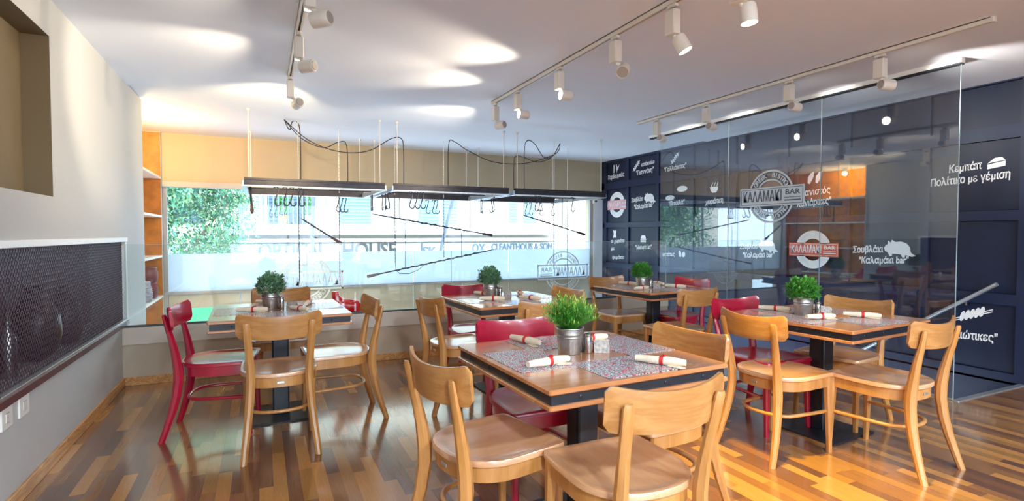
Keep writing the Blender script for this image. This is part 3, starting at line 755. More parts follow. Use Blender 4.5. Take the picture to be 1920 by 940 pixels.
# ---------------------------------------------------------------- track lighting
def track(name_lab, x, y0, y1, dark=False):
    t = thing('light_track', name_lab, 'track', (x, (y0+y1)/2, H-.008), 0, 'ceiling light tracks')
    hl = (y1-y0)/2
    MB().box((-.018, -hl, -.032), (-.006, hl, 0)).box((.006, -hl, -.032), (.018, hl, 0)).box((-.018, -hl, -.006), (.018, hl, 0)).obj('profile', M_lampw, t, 0)
    MB().box((-.006, -hl+.01, -.026), (.006, hl-.01, -.006)).obj('slot', M_black, t, 0)
    for s in (-1, 1): MB().bbox((-.019, s*hl-.012, -.034), (.019, s*hl+.012, 0), .003).obj('end_cap', M_lampw, t)
    return t
track('white ceiling light track on the left, above the left table', .24, 1.2, 4.98)
track('white ceiling light track in the middle of the room', 2.16, .9, 5.06)
track('white ceiling light track beside the glass partition', 4.14, 1.78, 5.24)
def spot(x, y, yawd, elev, lab, lit=0, energy=30, color=(1, .82, .6), cone=62, aim=None):
    """gear box hanging from the track, cylindrical head on its side; head looks along yaw/elev"""
    t = thing('track_spotlight', lab, 'spotlight', (x, y, H-.042), 0, 'track spotlights')
    MB().bbox((-.014, -.035, -.018), (.014, .035, .001), .003).obj('adapter', M_lampw, t)
    MB().lathe([(0, -.034), (.017, -.034), (.017, -.018), (0, -.018)], 14).obj('neck', M_chrome, t)
    MB().bbox((-.028, -.038, -.172), (.028, .038, -.034), .005).obj('gear_box', M_lampw, t)
    a, e_ = R_(yawd), R_(elev)
    d = Vector((math.cos(e_)*math.cos(a), math.cos(e_)*math.sin(a), math.sin(e_)))
    c = Vector((.058, -.01, -.214))
    MB().tube([(.012, 0, -.168), (.03, -.004, -.185), tuple(c)], .013, 10).obj('joint', M_lampw, t)
    MB().lathe([(0, -.046), (.034, -.046), (.040, -.038), (.042, -.015), (.042, .045), (.042, .052), (.039, .052), (.038, .040), (0, .040)], 26, c, d).obj('head', M_lampw, t, 40)
    MB().lathe([(0, .0405), (.0375, .0405), (.0375, .044), (0, .046)], 22, c, d).obj('lens', M_lens if lit else M_lensoff, t)
    MB().lathe([(0, -.050), (.026, -.050), (.032, -.0455), (0, -.0455)], 22, c, d).obj('back_cap', M_lampg, t)
    if lit:
        l = bpy.data.lights.new('spot_beam', 'SPOT'); l.energy = energy; l.color = color; l.spot_size = R_(cone); l.spot_blend = .7; l.shadow_soft_size = .028
        lo = bpy.data.objects.new('spot_beam', l); COL.objects.link(lo); lo.parent = t; lo.location = c+d*.075
        lo.rotation_euler = d.to_track_quat('-Z', 'Y').to_euler()
    return t
W1 = (1, .83, .6)
spot(.24, 2.94, 140, -4, 'white track spotlight on the left track, cut by the top of the photo', 1, 17, W1, 66)
spot(.24, 3.80, 138, -2, 'white track spotlight on the left track, second nearest, head turned right', 1, 38, W1, 66)
spot(.24, 4.90, 104, -4, 'white track spotlight at the far end of the left track', 1, 66, (1, .80, .46), 84)
spot(2.16, 5.00, 115, -4, 'white spotlight at the far end of the middle track', 1, 44, (1, .86, .68), 80)
spot(2.16, 4.48, 178, 3, 'white spotlight second from the far end of the middle track', 1, 40, W1, 66)
spot(2.16, 3.72, 175, 3, 'white spotlight third from the far end of the middle track', 1, 40, W1, 66)
spot(2.16, 2.98, 225, -35, 'white spotlight on the middle track with round grey cap turned right', 0)
spot(2.16, 2.43, -40, -62, 'white spotlight on the middle track tilted steeply down', 1, 12, (1, .66, .3), 60)
spot(2.16, 1.96, -50, -84, 'white spotlight with a lit round lens at the top edge of the photo', 1, 250, (.98, .68, .05), 48)
spot(4.14, 4.90, 20, -4, 'white spotlight at the far end of the right-hand track', 1, 14, (1, .93, .85), 66)
spot(4.14, 4.15, 15, -4, 'white spotlight second from the far end of the right-hand track', 1, 16, (1, .93, .85), 66)
spot(4.14, 3.20, 5, -4, 'white spotlight third from the far end of the right-hand track', 1, 18, (1, .93, .85), 66)
spot(4.14, 2.45, -15, -2, 'white spotlight nearest the camera on the right-hand track', 1, 40, (1, .93, .85), 70)

# ---------------------------------------------------------------- hanging racks over the void
RK = [('left', -.16, 1.36), ('middle', 1.47, 3.0), ('right', 3.10, 4.56)]
RY0, RY1, RZ0, RZ1 = 6.52, 8.02, 1.835, 1.915
def sag(p, q, k, n=10):
    p, q = Vector(p), Vector(q); return [p.lerp(q, i/n)-Vector((0, 0, k*4*(i/n)*(1-i/n))) for i in range(n+1)]
for nm, x0, x1 in RK:
    t = thing('hanging_rack', 'dark steel rack hung from the ceiling over the void, %s one of three' % nm, 'rack', ((x0+x1)/2, (RY0+RY1)/2, RZ0), 0, 'hanging racks')
    cx, cy = (x0+x1)/2, (RY0+RY1)/2; hx, hy = (x1-x0)/2, (RY1-RY0)/2
    MB().tube([(-hx, 7.3-cy, .03), (hx, 7.3-cy, .03)], .007, 8).obj('cross_bar', M_rack, t)
    for s in (-1, 1):
        MB().box((-hx, s*hy-.02, 0), (hx, s*hy+.02, .075)).box((-hx, s*hy-.028, .055), (hx, s*hy+.028, .08)).obj('long_rail', M_rack, t, 0)
        MB().box((-hx, s*hy-.022, -.012), (hx, s*hy+.022, .0)).obj('light_strip', M_rackl, t, 0)
        MB().box((s*hx-.02, -hy, 0), (s*hx+.02, hy, .05)).box((s*hx-.024, -hy, -.012), (s*hx+.024, hy, 0)).obj('side_rail', M_rackl, t, 0)
        for r in (-1, 1):
            rod = MB().tube([(s*(hx-.05), r*(hy-.03), .075), (s*(hx-.05), r*(hy-.03), H+.012-RZ0)], .0065, 8).obj('hanger_rod', M_rod, t)
            MB().lathe([(.02, 0), (.018, .02), (.009, .03)], 12, (s*(hx-.05), r*(hy-.03), H+.012-RZ0), (0, 0, -1)).obj('ceiling_cup', M_rod, rod)
# S hooks
def hook_mb():
    pts = []
    for k in range(0, 9): a = PI*(1-k/8)*1.0; pts.append((-.0+.022*math.cos(a), 0, -.022+.022*math.sin(a)))
    pts += [(.010, 0, -.08), (-.012, 0, -.15)]
    for k in range(0, 10): a = PI+PI*k/9*1.15; pts.append((.016+.030*math.cos(a), 0, -.175+.034*math.sin(a)))
    return MB().tube(pts, .0075, 6)
hk = None
HK = []
for nm, ys, xs_ in (('front rail of the left rack', RY0, (.16, .25, .32, .41)), ('rear rail of the left rack', RY1, (1.0, 1.05, 1.10)),
                    ('front rail of the middle rack', RY0, (1.68, 1.75, 1.82)), ('rear rail of the middle rack', RY1, (2.32, 2.42, 2.47)),
                    ('front rail of the right rack', RY0, (3.42, 3.48, 4.0)), ('rear rail of the right rack', RY1, (4.02, 4.10, 4.3, 4.62-.1)),
                    ):
    for i, x in enumerate(xs_):
        HK.append((x, ys, random.uniform(-.3, .3), 'steel S-hook on the %s, %s from the left' % (nm, ['first', 'second', 'third', 'fourth'][i]), nm))
for nm, xx, ys_ in (('right side of the left rack', 1.36, (7.3, 7.4)), ('left side of the middle rack', 1.47, (7.2, 7.0, 6.8)), ('right side of the middle rack', 3.0, (7.5, 7.0)), ('left side of the right rack', 3.1, (7.7, 7.3))):
    for i, y in enumerate(ys_):
        HK.append((xx, y, PI/2+random.uniform(-.5, .5), 'steel S-hook on the %s, %s from its far end' % (nm, ['first', 'second', 'third'][i]), nm))
for x, y, a, lab, g in HK:
    if hk is None:
        hk = hook_mb().obj('s_hook', M_hook, smooth=60); o = hk
    else: o = hk.copy(); COL.objects.link(o)
    tag(o, lab, 'hook', 'S-hooks on the hanging racks'); o.location = (x, y, RZ0-.010); o.rotation_euler = (0, 0, a)
# ornamental skewers slung on wires
def twist(p, q, r=.010, turns=9, k0=.15, k1=.85):
    p, q = Vector(p), Vector(q); d = q-p; u = d.normalized().orthogonal().normalized(); v = d.normalized().cross(u)
    n = turns*8
    return [p+d*(k0+(k1-k0)*i/n)+(u*math.cos(2*PI*i/8)+v*math.sin(2*PI*i/8))*r for i in range(n+1)]
def skewer(lab, a, b, wires):
    """b is the handle end"""
    t = thing('hanging_skewer', lab, 'skewer', a, 0, 'long skewers hung on wires'); A = Vector(a); d = Vector(b)-A; e_ = d.normalized(); Ln = d.length
    MB().tube([(0, 0, 0), tuple(e_*.05), tuple(d-e_*.16)], [.003, .0085, .0085], 8).obj('blade', M_rope, t)
    MB().tube([tuple(d-e_*.17), tuple(d-e_*.15), tuple(d-e_*.06), tuple(d-e_*.01), tuple(d)], [.010, .016, .020, .022, .014], 12).obj('handle', M_handle, t)
    MB().tube(twist((0, 0, 0), tuple(d-e_*.16), .013), .004, 4).obj('wrapped_cord', M_cable, t)
    for x, top in wires:
        f = (x-A.x)/d.x if abs(d.x) > .2 else .2
        p = d*f
        MB().tube([tuple(p), (p.x, p.y, top-A.z)], .005, 5).obj('wire', M_rope, t)
    return t
skewer('short dark skewer hanging slanted under the left rack, handle down', (.46, 7.3, 1.50), (.96, 7.3, 1.17), [(.50, RZ0+.03)])
skewer('long skewer under the middle rack sloping down to a handle on the right', (1.35, 7.3, 1.57), (3.1, 7.3, 1.28), [(1.72, RZ0+.03), (2.75, RZ0+.03)])
skewer('lowest long skewer, its dark handle on the left', (3.12, 7.3, 1.07), (1.28, 7.3, .73), [(1.80, 1.46), (2.62, 1.33)])
skewer('long skewer under the right rack sloping down to a handle on the right', (3.6, 7.3, 1.59), (4.72, 7.3, 1.29), [(3.86, RZ0+.03), (4.3, RZ0+.03)])
t = thing('hanging_tool', 'short dark tool hanging straight down at the left end of the left rack', 'tool', (-.10, 6.62, RZ0))
MB().tube([(0, 0, -.012), (.005, 0, -.12), (.012, 0, -.24)], [.012, .012, .013], 8).obj('shaft', M_rope, t)
MB().tube([(.012, 0, -.22), (.014, 0, -.27), (.014, 0, -.31)], [.014, .02, .014], 10).obj('handle', M_handle, t)
# pendant cords (beaded) hanging straight down
for lab, x, y, zb in (('left of centre under the left rack', .42, 7.0, .70), ('right half of the left rack, ending low', .93, 7.3, .62), ('at the left of the middle rack, ending in a loop', 1.66, 7.3, .9), ('thin one under the right rack, dark', 3.92, 6.9, .78), ('faint one at the right end of the right rack', 4.45, 7.4, 1.05), ('pale one in the middle of the middle rack', 2.45, 7.6, .95)):
    mb = MB().tube([(0, 0, 0), (0, 0, zb-RZ0)], .0045, 5)
    k = .1
    while k < RZ0-zb:
        mb.lathe([(.0, -.016), (.006, -.008), (.006, .008), (0, .016)], 6, (0, 0, -k)); k += .045
    mb.tube([(0, 0, 0), (0, 0, H+.012-RZ0)], .004, 5, 1)
    k = .1
    while k < H-RZ0: mb.lathe([(.0, -.014), (.0065, -.007), (.0065, .007), (0, .014)], 6, (0, 0, k), mi=1); k += .04
    o = mb.obj('hanging_chain', [M_rope, M_rod], loc=(x, y, RZ0)); tag(o, 'slim dark beaded cord hanging '+lab, 'cord', 'hanging cords')
o = MB().tube([(1.66, 7.3, .9), (1.67, 7.3, .8), (1.72, 7.3, .755), (1.85, 7.3, .75), (1.98, 7.3, .80), (2.1, 7.3, .89)], .004, 6).obj('looped_cord', M_rope); tag(o, 'dark cord looping under the lowest long skewer', 'cord')
# black supply cables looping under the ceiling
def smooth(pts, n=8):
    P = [Vector(p) for p in pts]; out = []
    for i in range(len(P)-1):
        a, b_, c_, d_ = P[max(i-1, 0)], P[i], P[i+1], P[min(i+2, len(P)-1)]
        for k in range(n):
            t_ = k/n
            out.append(.5*((2*b_)+(c_-a)*t_+(2*a-5*b_+4*c_-d_)*t_*t_+(-a+3*b_-3*c_+d_)*t_**3))
    return out+[P[-1]]
CB = [('black cable arching steeply from the left ceiling point down to the left rack', [(.27, 7.0, 2.67), (.33, 7.05, 2.56), (.36, 7.05, 2.66), (.42, 7.05, 2.66), (.45, 7.05, 2.5), (.45, 7.05, 1.9)]),
      ('black cable swinging low from the left ceiling point to the rear of the left rack', [(.27, 7.0, 2.67), (.48, 7.15, 2.48), (.75, 7.35, 2.42), (.95, 7.45, 2.52), (1.06, 7.5, 2.48), (1.07, 7.5, 1.9)]),
      ('long black cable from the left ceiling point to the middle rack', [(.27, 7.0, 2.67), (.55, 7.0, 2.44), (.9, 7.0, 2.33), (1.25, 7.0, 2.36), (1.55, 7.0, 2.54), (1.68, 7.0, 2.55), (1.71, 7.0, 2.4), (1.71, 7.0, 1.9)]),
      ('long black cable from the right ceiling point to the middle rack', [(4.08, 7.0, 2.66), (4.0, 7.0, 2.5), (3.5, 7.0, 2.33), (3.0, 7.0, 2.32), (2.6, 7.0, 2.46), (2.42, 7.0, 2.56), (2.33, 7.0, 2.52), (2.32, 7.0, 1.9)]),
      ('black cable arching high from the right ceiling point to the right rack', [(4.08, 7.0, 2.66), (3.95, 7.0, 2.46), (3.8, 7.0, 2.44), (3.65, 7.0, 2.62), (3.53, 7.0, 2.66), (3.48, 7.0, 2.5), (3.48, 7.0, 1.9)]),
      ('short black cable wave from the right ceiling point to the rear rail', [(4.08, 7.0, 2.66), (4.05, 7.2, 2.48), (3.9, 7.4, 2.42), (3.7, 7.5, 2.5), (3.58, 7.5, 2.5), (3.55, 7.5, 2.4), (3.55, 7.5, 1.9)])]
for lab, pts in CB:
    o = MB().tube(smooth(pts), .006, 6).obj('ceiling_cable', M_cable, smooth=60); tag(o, lab, 'cable', 'supply cables of the racks')
o = MB().lathe([(0, 0), (.05, 0), (.05, .01), (.04, .03), (.025, .04), (0, .042)], 20, (0, 0, 0), (0, 0, -1)).obj('smoke_detector', M_lampw, loc=(1.95, 8.35, H+.012)); tag(o, 'round white smoke detector on the ceiling above the window', 'detector')
t = thing('security_camera', 'small white dome camera at the right end of the window head', 'camera', (5.75, YW-.04, 1.92))
MB().bbox((-.04, -.03, -.04), (.04, .03, .04), .006).obj('housing', M_lampw, t)
MB().lathe([(.0, .0), (.022, 0), (.018, .012), (0, .018)], 14, (0, -.03, 0), (0, -1, 0)).obj('lens', M_black, t)

# ---------------------------------------------------------------- lettering and signs
def text_mesh(s, size, shear=0, bold=0, ext=.0015):
    cu = bpy.data.curves.new('txt', 'FONT'); cu.body = s; cu.size = size; cu.align_x = 'CENTER'; cu.align_y = 'CENTER'; cu.shear = shear
    cu.extrude = ext; cu.offset = bold; cu.resolution_u = 3
    o = bpy.data.objects.new('txt', cu); COL.objects.link(o)
    dg = bpy.context.evaluated_depsgraph_get(); me = bpy.data.meshes.new_from_object(o.evaluated_get(dg))
    bpy.data.objects.remove(o); bpy.data.curves.remove(cu); me.materials.clear(); return me
def fit_text(s, width, size, mtl, parent, loc, rotz=0, shear=.12, bold=.002, name='lettering'):
    """text in the local XY plane, squeezed to width"""
    me = text_mesh(s, size, shear, bold*size/.1)
    xs_ = [v.co.x for v in me.vertices]; wd = max(xs_)-min(xs_) if xs_ else 1
    me.materials.append(mtl)
    o = bpy.data.objects.new(name, me); COL.objects.link(o); o.parent = parent; o.location = loc; o.rotation_euler = (0, 0, rotz)
    if width: o.scale = (width/wd, 1, 1)
    return o
# local frames: X right, Y up, Z toward the viewer
def wall_frame(t, origin, face):
    if face == 'R':   # on the right wall, viewer looks toward +X
        t.matrix_world = Matrix(((0, 0, -1, origin[0]), (-1, 0, 0, origin[1]), (0, 1, 0, origin[2]), (0, 0, 0, 1)))
    elif face == 'B': # on the window side, viewer looks toward +Y
        t.matrix_world = Matrix(((1, 0, 0, origin[0]), (0, 0, -1, origin[1]), (0, 1, 0, origin[2]), (0, 0, 0, 1)))
def blob(pts, n=0): return pts
def ell(cx, cy, rx, ry, n=20, rot=0):
    c, s_ = math.cos(rot), math.sin(rot)
    return [(cx+rx*math.cos(a)*c-ry*math.sin(a)*s_, cy+rx*math.cos(a)*s_+ry*math.sin(a)*c) for a in [2*PI*k/n for k in range(n)]]
def icon(kind, s):
    mb = MB(); E = lambda pts: mb.prism([(x*s, y*s) for x, y in pts], 0, .0015+.00005*len(mb.f))
    if kind == 'pig':
        E([(-.5, .02), (-.47, -.1), (-.36, -.16), (-.3, -.3), (-.22, -.3), (-.2, -.2), (.1, -.22), (.16, -.34), (.24, -.34), (.26, -.24), (.5, -.3), (.62, -.26), (.45, -.15), (.42, .05), (.3, .2), (.1, .27), (-.1, .25), (-.22, .34), (-.26, .22), (-.36, .3), (-.38, .16), (-.46, .1)])
    elif kind == 'kebab':
        mb.prism([(x*s, y*s) for x, y in [(-.5, -.42), (-.46, -.46), (.5, .42), (.46, .46)]], 0, .0012)
        for k in range(5):
            f = -.3+.15*k; E(ell(f, f*.9, .17, .075, 14, R_(125)))
    elif kind == 'souvlaki':
        for o_ in (0, .08): mb.prism([(x*s, y*s) for x, y in [(-.62, -.25+o_), (-.6, -.28+o_), (.62, .22+o_), (.6, .25+o_)]], 0, .0012)
        for k in range(5): E(ell(-.3+.15*k, -.08+.06*k+.04, .07, .2, 16, R_(-14)))
    elif kind == 'chicken':
        E([(-.1, -.4), (-.06, -.4), (-.05, -.2), (.1, -.12), (.2, .1), (.3, .35), (.16, .2), (.05, .12), (-.05, .15), (-.1, .35), (-.2, .4), (-.26, .3), (-.2, .2), (-.22, 0), (-.12, -.2)])
        E([(-.62, .35), (-.45, .35), (-.46, -.05), (-.5, -.4), (-.58, -.4), (-.6, -.05)])
    elif kind == 'pita':
        E(ell(-.35, -.12, .25, .1)); E(ell(.3, .18, .27, .11))
    elif kind == 'bowl':
        E([(-.4, .1), (.4, .1), (.33, -.15), (.18, -.32), (-.18, -.32), (-.33, -.15)])
        for x in (-.3, -.05, .2): E([(x, .12), (x+.06, .12), (x+.2, .42), (x+.15, .42)])
    elif kind == 'shell':
        for c in (-.25, .25):
            E([(c-.22, -.3), (c-.2, .05), (c, .3), (c+.2, .35), (c+.16, .05), (c+.02, -.2), (c-.1, -.36)])
    elif kind == 'burger':
        E([(-.4, .05), (.4, .05), (.36, .25), (.2, .4), (-.2, .4), (-.36, .25)]); E([(-.44, -.08), (.44, -.08), (.44, .01), (-.44, .01)]); E([(-.4, -.3), (.4, -.3), (.4, -.12), (-.4, -.12)])
    elif kind == 'cheese':
        E([(-.5, -.35), (.5, -.2), (.5, .15), (-.5, -.02)]); E([(-.5, .05), (.5, .2), (.3, .42), (-.1, .4)])
    elif kind == 'onion':
        for q in (30, -30): E(ell(0, 0, .14, .42, 18, R_(q)))
    elif kind == 'potato':
        E(ell(-.2, 0, .16, .3, 16, .2)); E(ell(.25, -.05, .18, .24, 16, -.2))
    return mb
def wall_sign(lab, y, z, lines, ic=None):
    """lines: (text, dx, dz, width, size) ; ic: (kind, dx, dz, scale)"""
    t = thing('wall_lettering', lab, 'lettering', (0, 0, 0)); wall_frame(t, (XR+.0295, y, z), 'R')
    for tx, dx, dz, wd, sz in lines: fit_text(tx, wd, sz, M_vinyl, t, (dx, dz, .0018), R_(3))
    if ic:
        o = icon(ic[0], ic[3]).obj('icon', M_vinyl, t, 0); o.location = (ic[1], ic[2], .0018)
    return t
wall_sign('white lettering under a glass and chicken icon, top left of the dark wall', 8.18, 2.37, [('Γαρδουμπάς', 0, 0, .50, .11)], ('chicken', 0.05, .14, .2))
wall_sign('white lettering beside a small skewer icon, second panel of the top row', 7.36, 2.37, [('κοτόπουλο', .08, .13, .34, .09), ('"Γιαννάκη"', 0, 0, .46, .11)], ('kebab', -.22, .12, .2))
wall_sign('white lettering under a large skewer icon, top row behind the glass', 6.62, 2.35, [('"Γαλλιάπιτες"', 0, 0, .50, .10)], ('kebab', .0, .15, .2))
wall_sign('white pig lettering in the second panel of the middle row', 7.40, 1.85, [('Σουβλάκι', -.16, .05, .32, .1), ('"Καλαμάκι bar"', .02, -.07, .52, .11)], ('pig', .17, .06, .27))
wall_sign('white lettering under two flat bread icons behind the glass', 6.58, 1.79, [('"Πιτσιλά"', 0, 0, .36, .1)], ('pita', .0, .14, .42))
wall_sign('white lettering under a salad bowl icon behind the glass', 5.80, 1.775, [('χωριάτικη', 0, 0, .34, .1)], ('bowl', .0, .19, .2))
wall_sign('white lettering with two leaf-shaped icons beside the glass logo', 4.27, 1.80, [('ριανιστός', .02, 0, .40, .11), ('"λανιάρικες"', .0, -.125, .46, .11)], ('shell', .03, .17, .20))
wall_sign('white two-line lettering with a cheese icon on the far right wall', 2.72, 1.81, [('Κεμπάπ', -.03, .11, .26, .10), ('Πολίτικο με γέμιση', 0, 0, .62, .10)], ('cheese', .21, .12, .13))
wall_sign('white pig lettering left of the red round badge', 5.05, 1.02, [('Σουβλάκι', -.13, .11, .30, .09), ('"Καλαμάκι bar"', .02, 0, .50, .10)], ('pig', .16, .13, .27))
wall_sign('white pig lettering right of the red round badge', 3.48, 1.02, [('Σουβλάκι', -.14, .11, .32, .10), ('"Καλαμάκι bar"', .02, 0, .50, .10)], ('pig', .17, .13, .27))
wall_sign('white lettering under a skewer icon at the bottom right by the handrail', 2.72, .35, [('"Γαλλιώτικες"', 0, 0, .50, .105)], ('souvlaki', .06, .19, .25))
wall_sign('three lines of small white lettering under an onion icon, lower left panel', 8.12, 1.02, [('το χωριάτο', 0, .15, .42, .09), ('με', -.14, .01, .1, .09), ('ψωμάκια', .02, -.15, .36, .09)], ('onion', -.08, .28, .2))
wall_sign('white lettering under a small burger icon, lower second panel', 7.38, 1.07, [('"Μπιφτέκι"', 0, 0, .44, .10)], ('burger', .0, .14, .17))
wall_sign('faint white lettering with a potato icon behind the glass, lower row', 6.65, .97, [('πατάτες', -.1, 0, .28, .09)], ('potato', .2, .02, .18))
def ring_mb(r0, r1, z0, z1, n=56, a0=0, a1=2*PI):
    full = abs(a1-a0-2*PI) < 1e-6; k = n if full else n+1
    rings = []
    for i in range(k):
        a = a0+(a1-a0)*i/n; c, s_ = math.cos(a), math.sin(a)
        rings.append([(r0*c, r0*s_, z0), (r1*c, r1*s_, z0), (r1*c, r1*s_, z1), (r0*c, r0*s_, z1)])
    return MB().loft(rings, closed=full)
def logo(t, R, m_ring, m_box, m_txt, solid=False, mirror=False, outline=False):
    """ring badge with a rectangular name plate; R = outer radius"""
    bw, bh = R*1.40, R*.36
    a0 = math.asin(bh/R)+.03
    if solid:
        for q in (0, PI): ring_mb(R*.58, R, 0, .003, 30, q+a0, q+PI-a0).obj('badge_ring', m_ring, t, 0)
    else:
        for q in (0, PI):
            ring_mb(R*.93, R, 0, .002, 30, q+a0, q+PI-a0).obj('badge_ring', m_ring, t, 0)
            ring_mb(R*.60, R*.66, 0, .002, 30, q+a0*1.6, q+PI-a0*1.6).obj('badge_ring', m_ring, t, 0)
    if outline:
        mb = MB()
        for (x0, y0, x1, y1) in ((-bw, -bh, bw, -bh*.82), (-bw, bh*.82, bw, bh), (-bw, -bh, -bw+bh*.18, bh), (bw-bh*.18, -bh, bw, bh)): mb.box((x0, y0, 0), (x1, y1, .003))
        mb.obj('name_plate', m_box, t, 0)
    else:
        MB().box((-bw, -bh, 0), (bw, bh, .003)).obj('name_plate', m_box, t, 0)
        mb = MB(); i_ = bh*.16; w_ = bh*.06
        for (x0, y0, x1, y1) in ((-bw+i_, -bh+i_, bw-i_, -bh+i_+w_), (-bw+i_, bh-i_-w_, bw-i_, bh-i_), (-bw+i_, -bh+i_, -bw+i_+w_, bh-i_), (bw-i_-w_, -bh+i_, bw-i_, bh-i_)): mb.box((x0, y0, .003), (x1, y1, .0042))
        mb.obj('plate_line', m_txt, t, 0)
    fit_text('ΚΑΛΑΜΑΚΙ', bw*1.22, bh*1.55, m_txt, t, (-bw*.27, -bh*.02, .005), 0, 0, .001)
    fit_text('BAR', bw*.42, bh*.75, m_txt, t, (bw*.66, bh*.32, .005), 0, 0, .001)
    MB().box((bw*.42, -bh*.25, .004), (bw*.9, -bh*.18, .0055)).box((bw*.42, -bh*.55, .004), (bw*.9, -bh*.42, .0055)).obj('plate_bar', m_txt, t, 0)
    for word, cen, flip in (('GREEK  BISTRO', PI/2, 1), ('GREEK  BISTRO', -PI/2, -1)):
        n = len(word)
        for i, ch in enumerate(word):
            if ch == ' ': continue
            a = cen - flip*(i-(n-1)/2)*R_(9.2)
            fit_text(ch, None, R*.24, m_ring if not solid else m_txt, t, (R*.795*math.cos(a), R*.795*math.sin(a), .005), a-flip*PI/2 if flip == 1 else a+PI/2, 0, .002, 'letter')
t = thing('glass_logo', 'grey frosted round logo with name plate on the glass partition', 'logo'); 
wall_frame(t, (XG-.008, 3.965, 1.697), 'R'); logo(t, .28, M_vinylg, M_vinylg, mat('logo_dark', S('4c586a'), .5))
t = thing('wall_logo', 'red and white round badge with name plate, centre of the dark wall', 'logo')
wall_frame(t, (XR-.004, 4.23, 1.115), 'R'); logo(t, .225, M_vinyl, M_vred, M_vinyl, True)
t = thing('wall_logo', 'pale pink and white round badge in the far left panel of the dark wall', 'logo')
wall_frame(t, (XR+.0295, 8.14, 1.84), 'R'); logo(t, .235, M_vinyl, mat('pink_vinyl', S('eaa6ae'), .5), M_vinyl, True)
for x, lab in ((.60, 'mirrored white outline logo low on the window behind the left table'), (5.06, 'mirrored white outline logo low at the right end of the window')):
    t = thing('window_logo', lab, 'logo', group='window logos')
    t.matrix_world = Matrix(((-1, 0, 0, x), (0, 0, -1, YW-.03), (0, 1, 0, .60), (0, 0, 0, 1)))
    logo(t, .385, M_vinyl, M_vinyl, mat('sign_grey', S('d5dce2'), .5), outline=True)

# ---------------------------------------------------------------- outside: street, building, tree
street = struct('ground', MB().box((-60, YW+.5, -3.7), (70, 60, -3.6)), mat('street_pavement', S('d5d6da'), .8, var=.1, vscale=1))
M_fac = mat('cream_render', S('c6bcab'), .8, var=.06, vscale=2)
M_fac2 = mat('white_render', S('dcdad8'), .8)
M_shut = mat('blue_grey_shutter', S('6f93a8'), .6)
M_dkg = mat('blue_grey_glass', S('5c6a7c'), .25)  # one even blue-grey tone, opaque
FY = 18.0
bl = thing('apartment_building', 'cream apartment building with balconies and shops across the street', 'building', (4.5, FY, -3.6))
def B(a, b): return ((a[0]-4.5, a[1], a[2]+3.6), (b[0]-4.5, b[1], b[2]+3.6))
MB().box(*B((-9, 0, -3.6), (11.6, 6, 9))).obj('wall', M_fac, bl, 0)
MB().bbox(*B((-1, -.7, 1.28), (10.6, 0, 1.5)), r=.02).bbox(*B((-1, -.55, 1.05), (10.0, 0, 1.16)), r=.02).obj('cornice', M_fac2, bl, 0)
MB().box(*B((-6, -.25, .2), (4.9, 0, .98))).obj('shop_sign_board', mat('pale_sign_board', S('d9dde2'), .5), bl, 0)
MB().box(*B((5.0, -.25, .2), (10.6, 0, .98))).obj('shop_sign_board', mat('pale_blue_sign_board', S('cfdde8'), .5), bl, 0)
for x0, x1 in ((-8, -5), (-4.6, -2.2), (-1.8, .9), (1.3, 4.4), (5.2, 7.4), (7.8, 10.4)):
    f = MB().box(*B((x0, -.06, -3.4), (x1, .01, .1))).obj('shop_window', M_dkg, bl, 0)
    MB().box(*B((x0, -.1, -.1), (x1, -.05, .1))).box(*B(((x0+x1)/2-.05, -.1, -3.4), ((x0+x1)/2+.05, -.05, -.1))).obj('shop_window_frame', M_fac2, f, 0)
for x0, x1, z0, z1, m in ((.05, 1.7, 1.55, 3.4, M_dkg), (2.3, 3.3, 1.62, 3.2, M_shut), (4.9, 5.6, 1.62, 3.2, M_shut), (5.75, 6.3, 1.62, 3.0, M_shut), (8.3, 8.65, 1.7, 3.2, M_shut), (8.9, 9.4, 1.7, 3.2, M_shut), (-3, -1.5, 1.6, 3.2, M_dkg), (6.9, 7.2, 2.1, 2.8, M_fac2)):
    f = MB().box(*B((x0, -.05, z0), (x1, .01, z1))).obj('window', m, bl, 0)
    mb = MB()
    z = z0+.06
    while z < z1-.05: mb.box(*B((x0+.04, -.075, z), (x1-.04, -.05, z+.05))); z += .11
    mb.obj('shutter_slats', m, f, 0)['kind'] = 'stuff'
for (x0, x1) in ((-.1, 2.0), (3.5, 4.7)):
    bal = MB().box(*B((x0, -1.1, 1.42), (x1, 0, 1.58))).obj('balcony_slab', M_fac2, bl, 0)
    mb = MB().box(*B((x0, -1.1, 2.45), (x1, -1.05, 2.5)))
    x = x0+.03
    while x < x1: mb.box(*B((x, -1.09, 1.58), (x+.03, -1.06, 2.47))); x += .13
    mb.obj('balcony_railing', M_shut, bal, 0)['kind'] = 'stuff'
for k, lab in enumerate(('left', 'right')):
    x = .15+.62*k if k == 0 else 1.35
    MB().box(*B((.1 if k == 0 else 1.5, -.12, 1.58), (.18 if k == 0 else 1.75, -.02, 3.6))).obj('pilaster', mat('pink_white_render_%d' % k, S('eee2e0'), .8), bl, 0)
M_sgn = mat('sign_letters_dark', S('141519'), .9)
M_sgn2 = mat('sign_letters_grey', S('59626c'), .8)
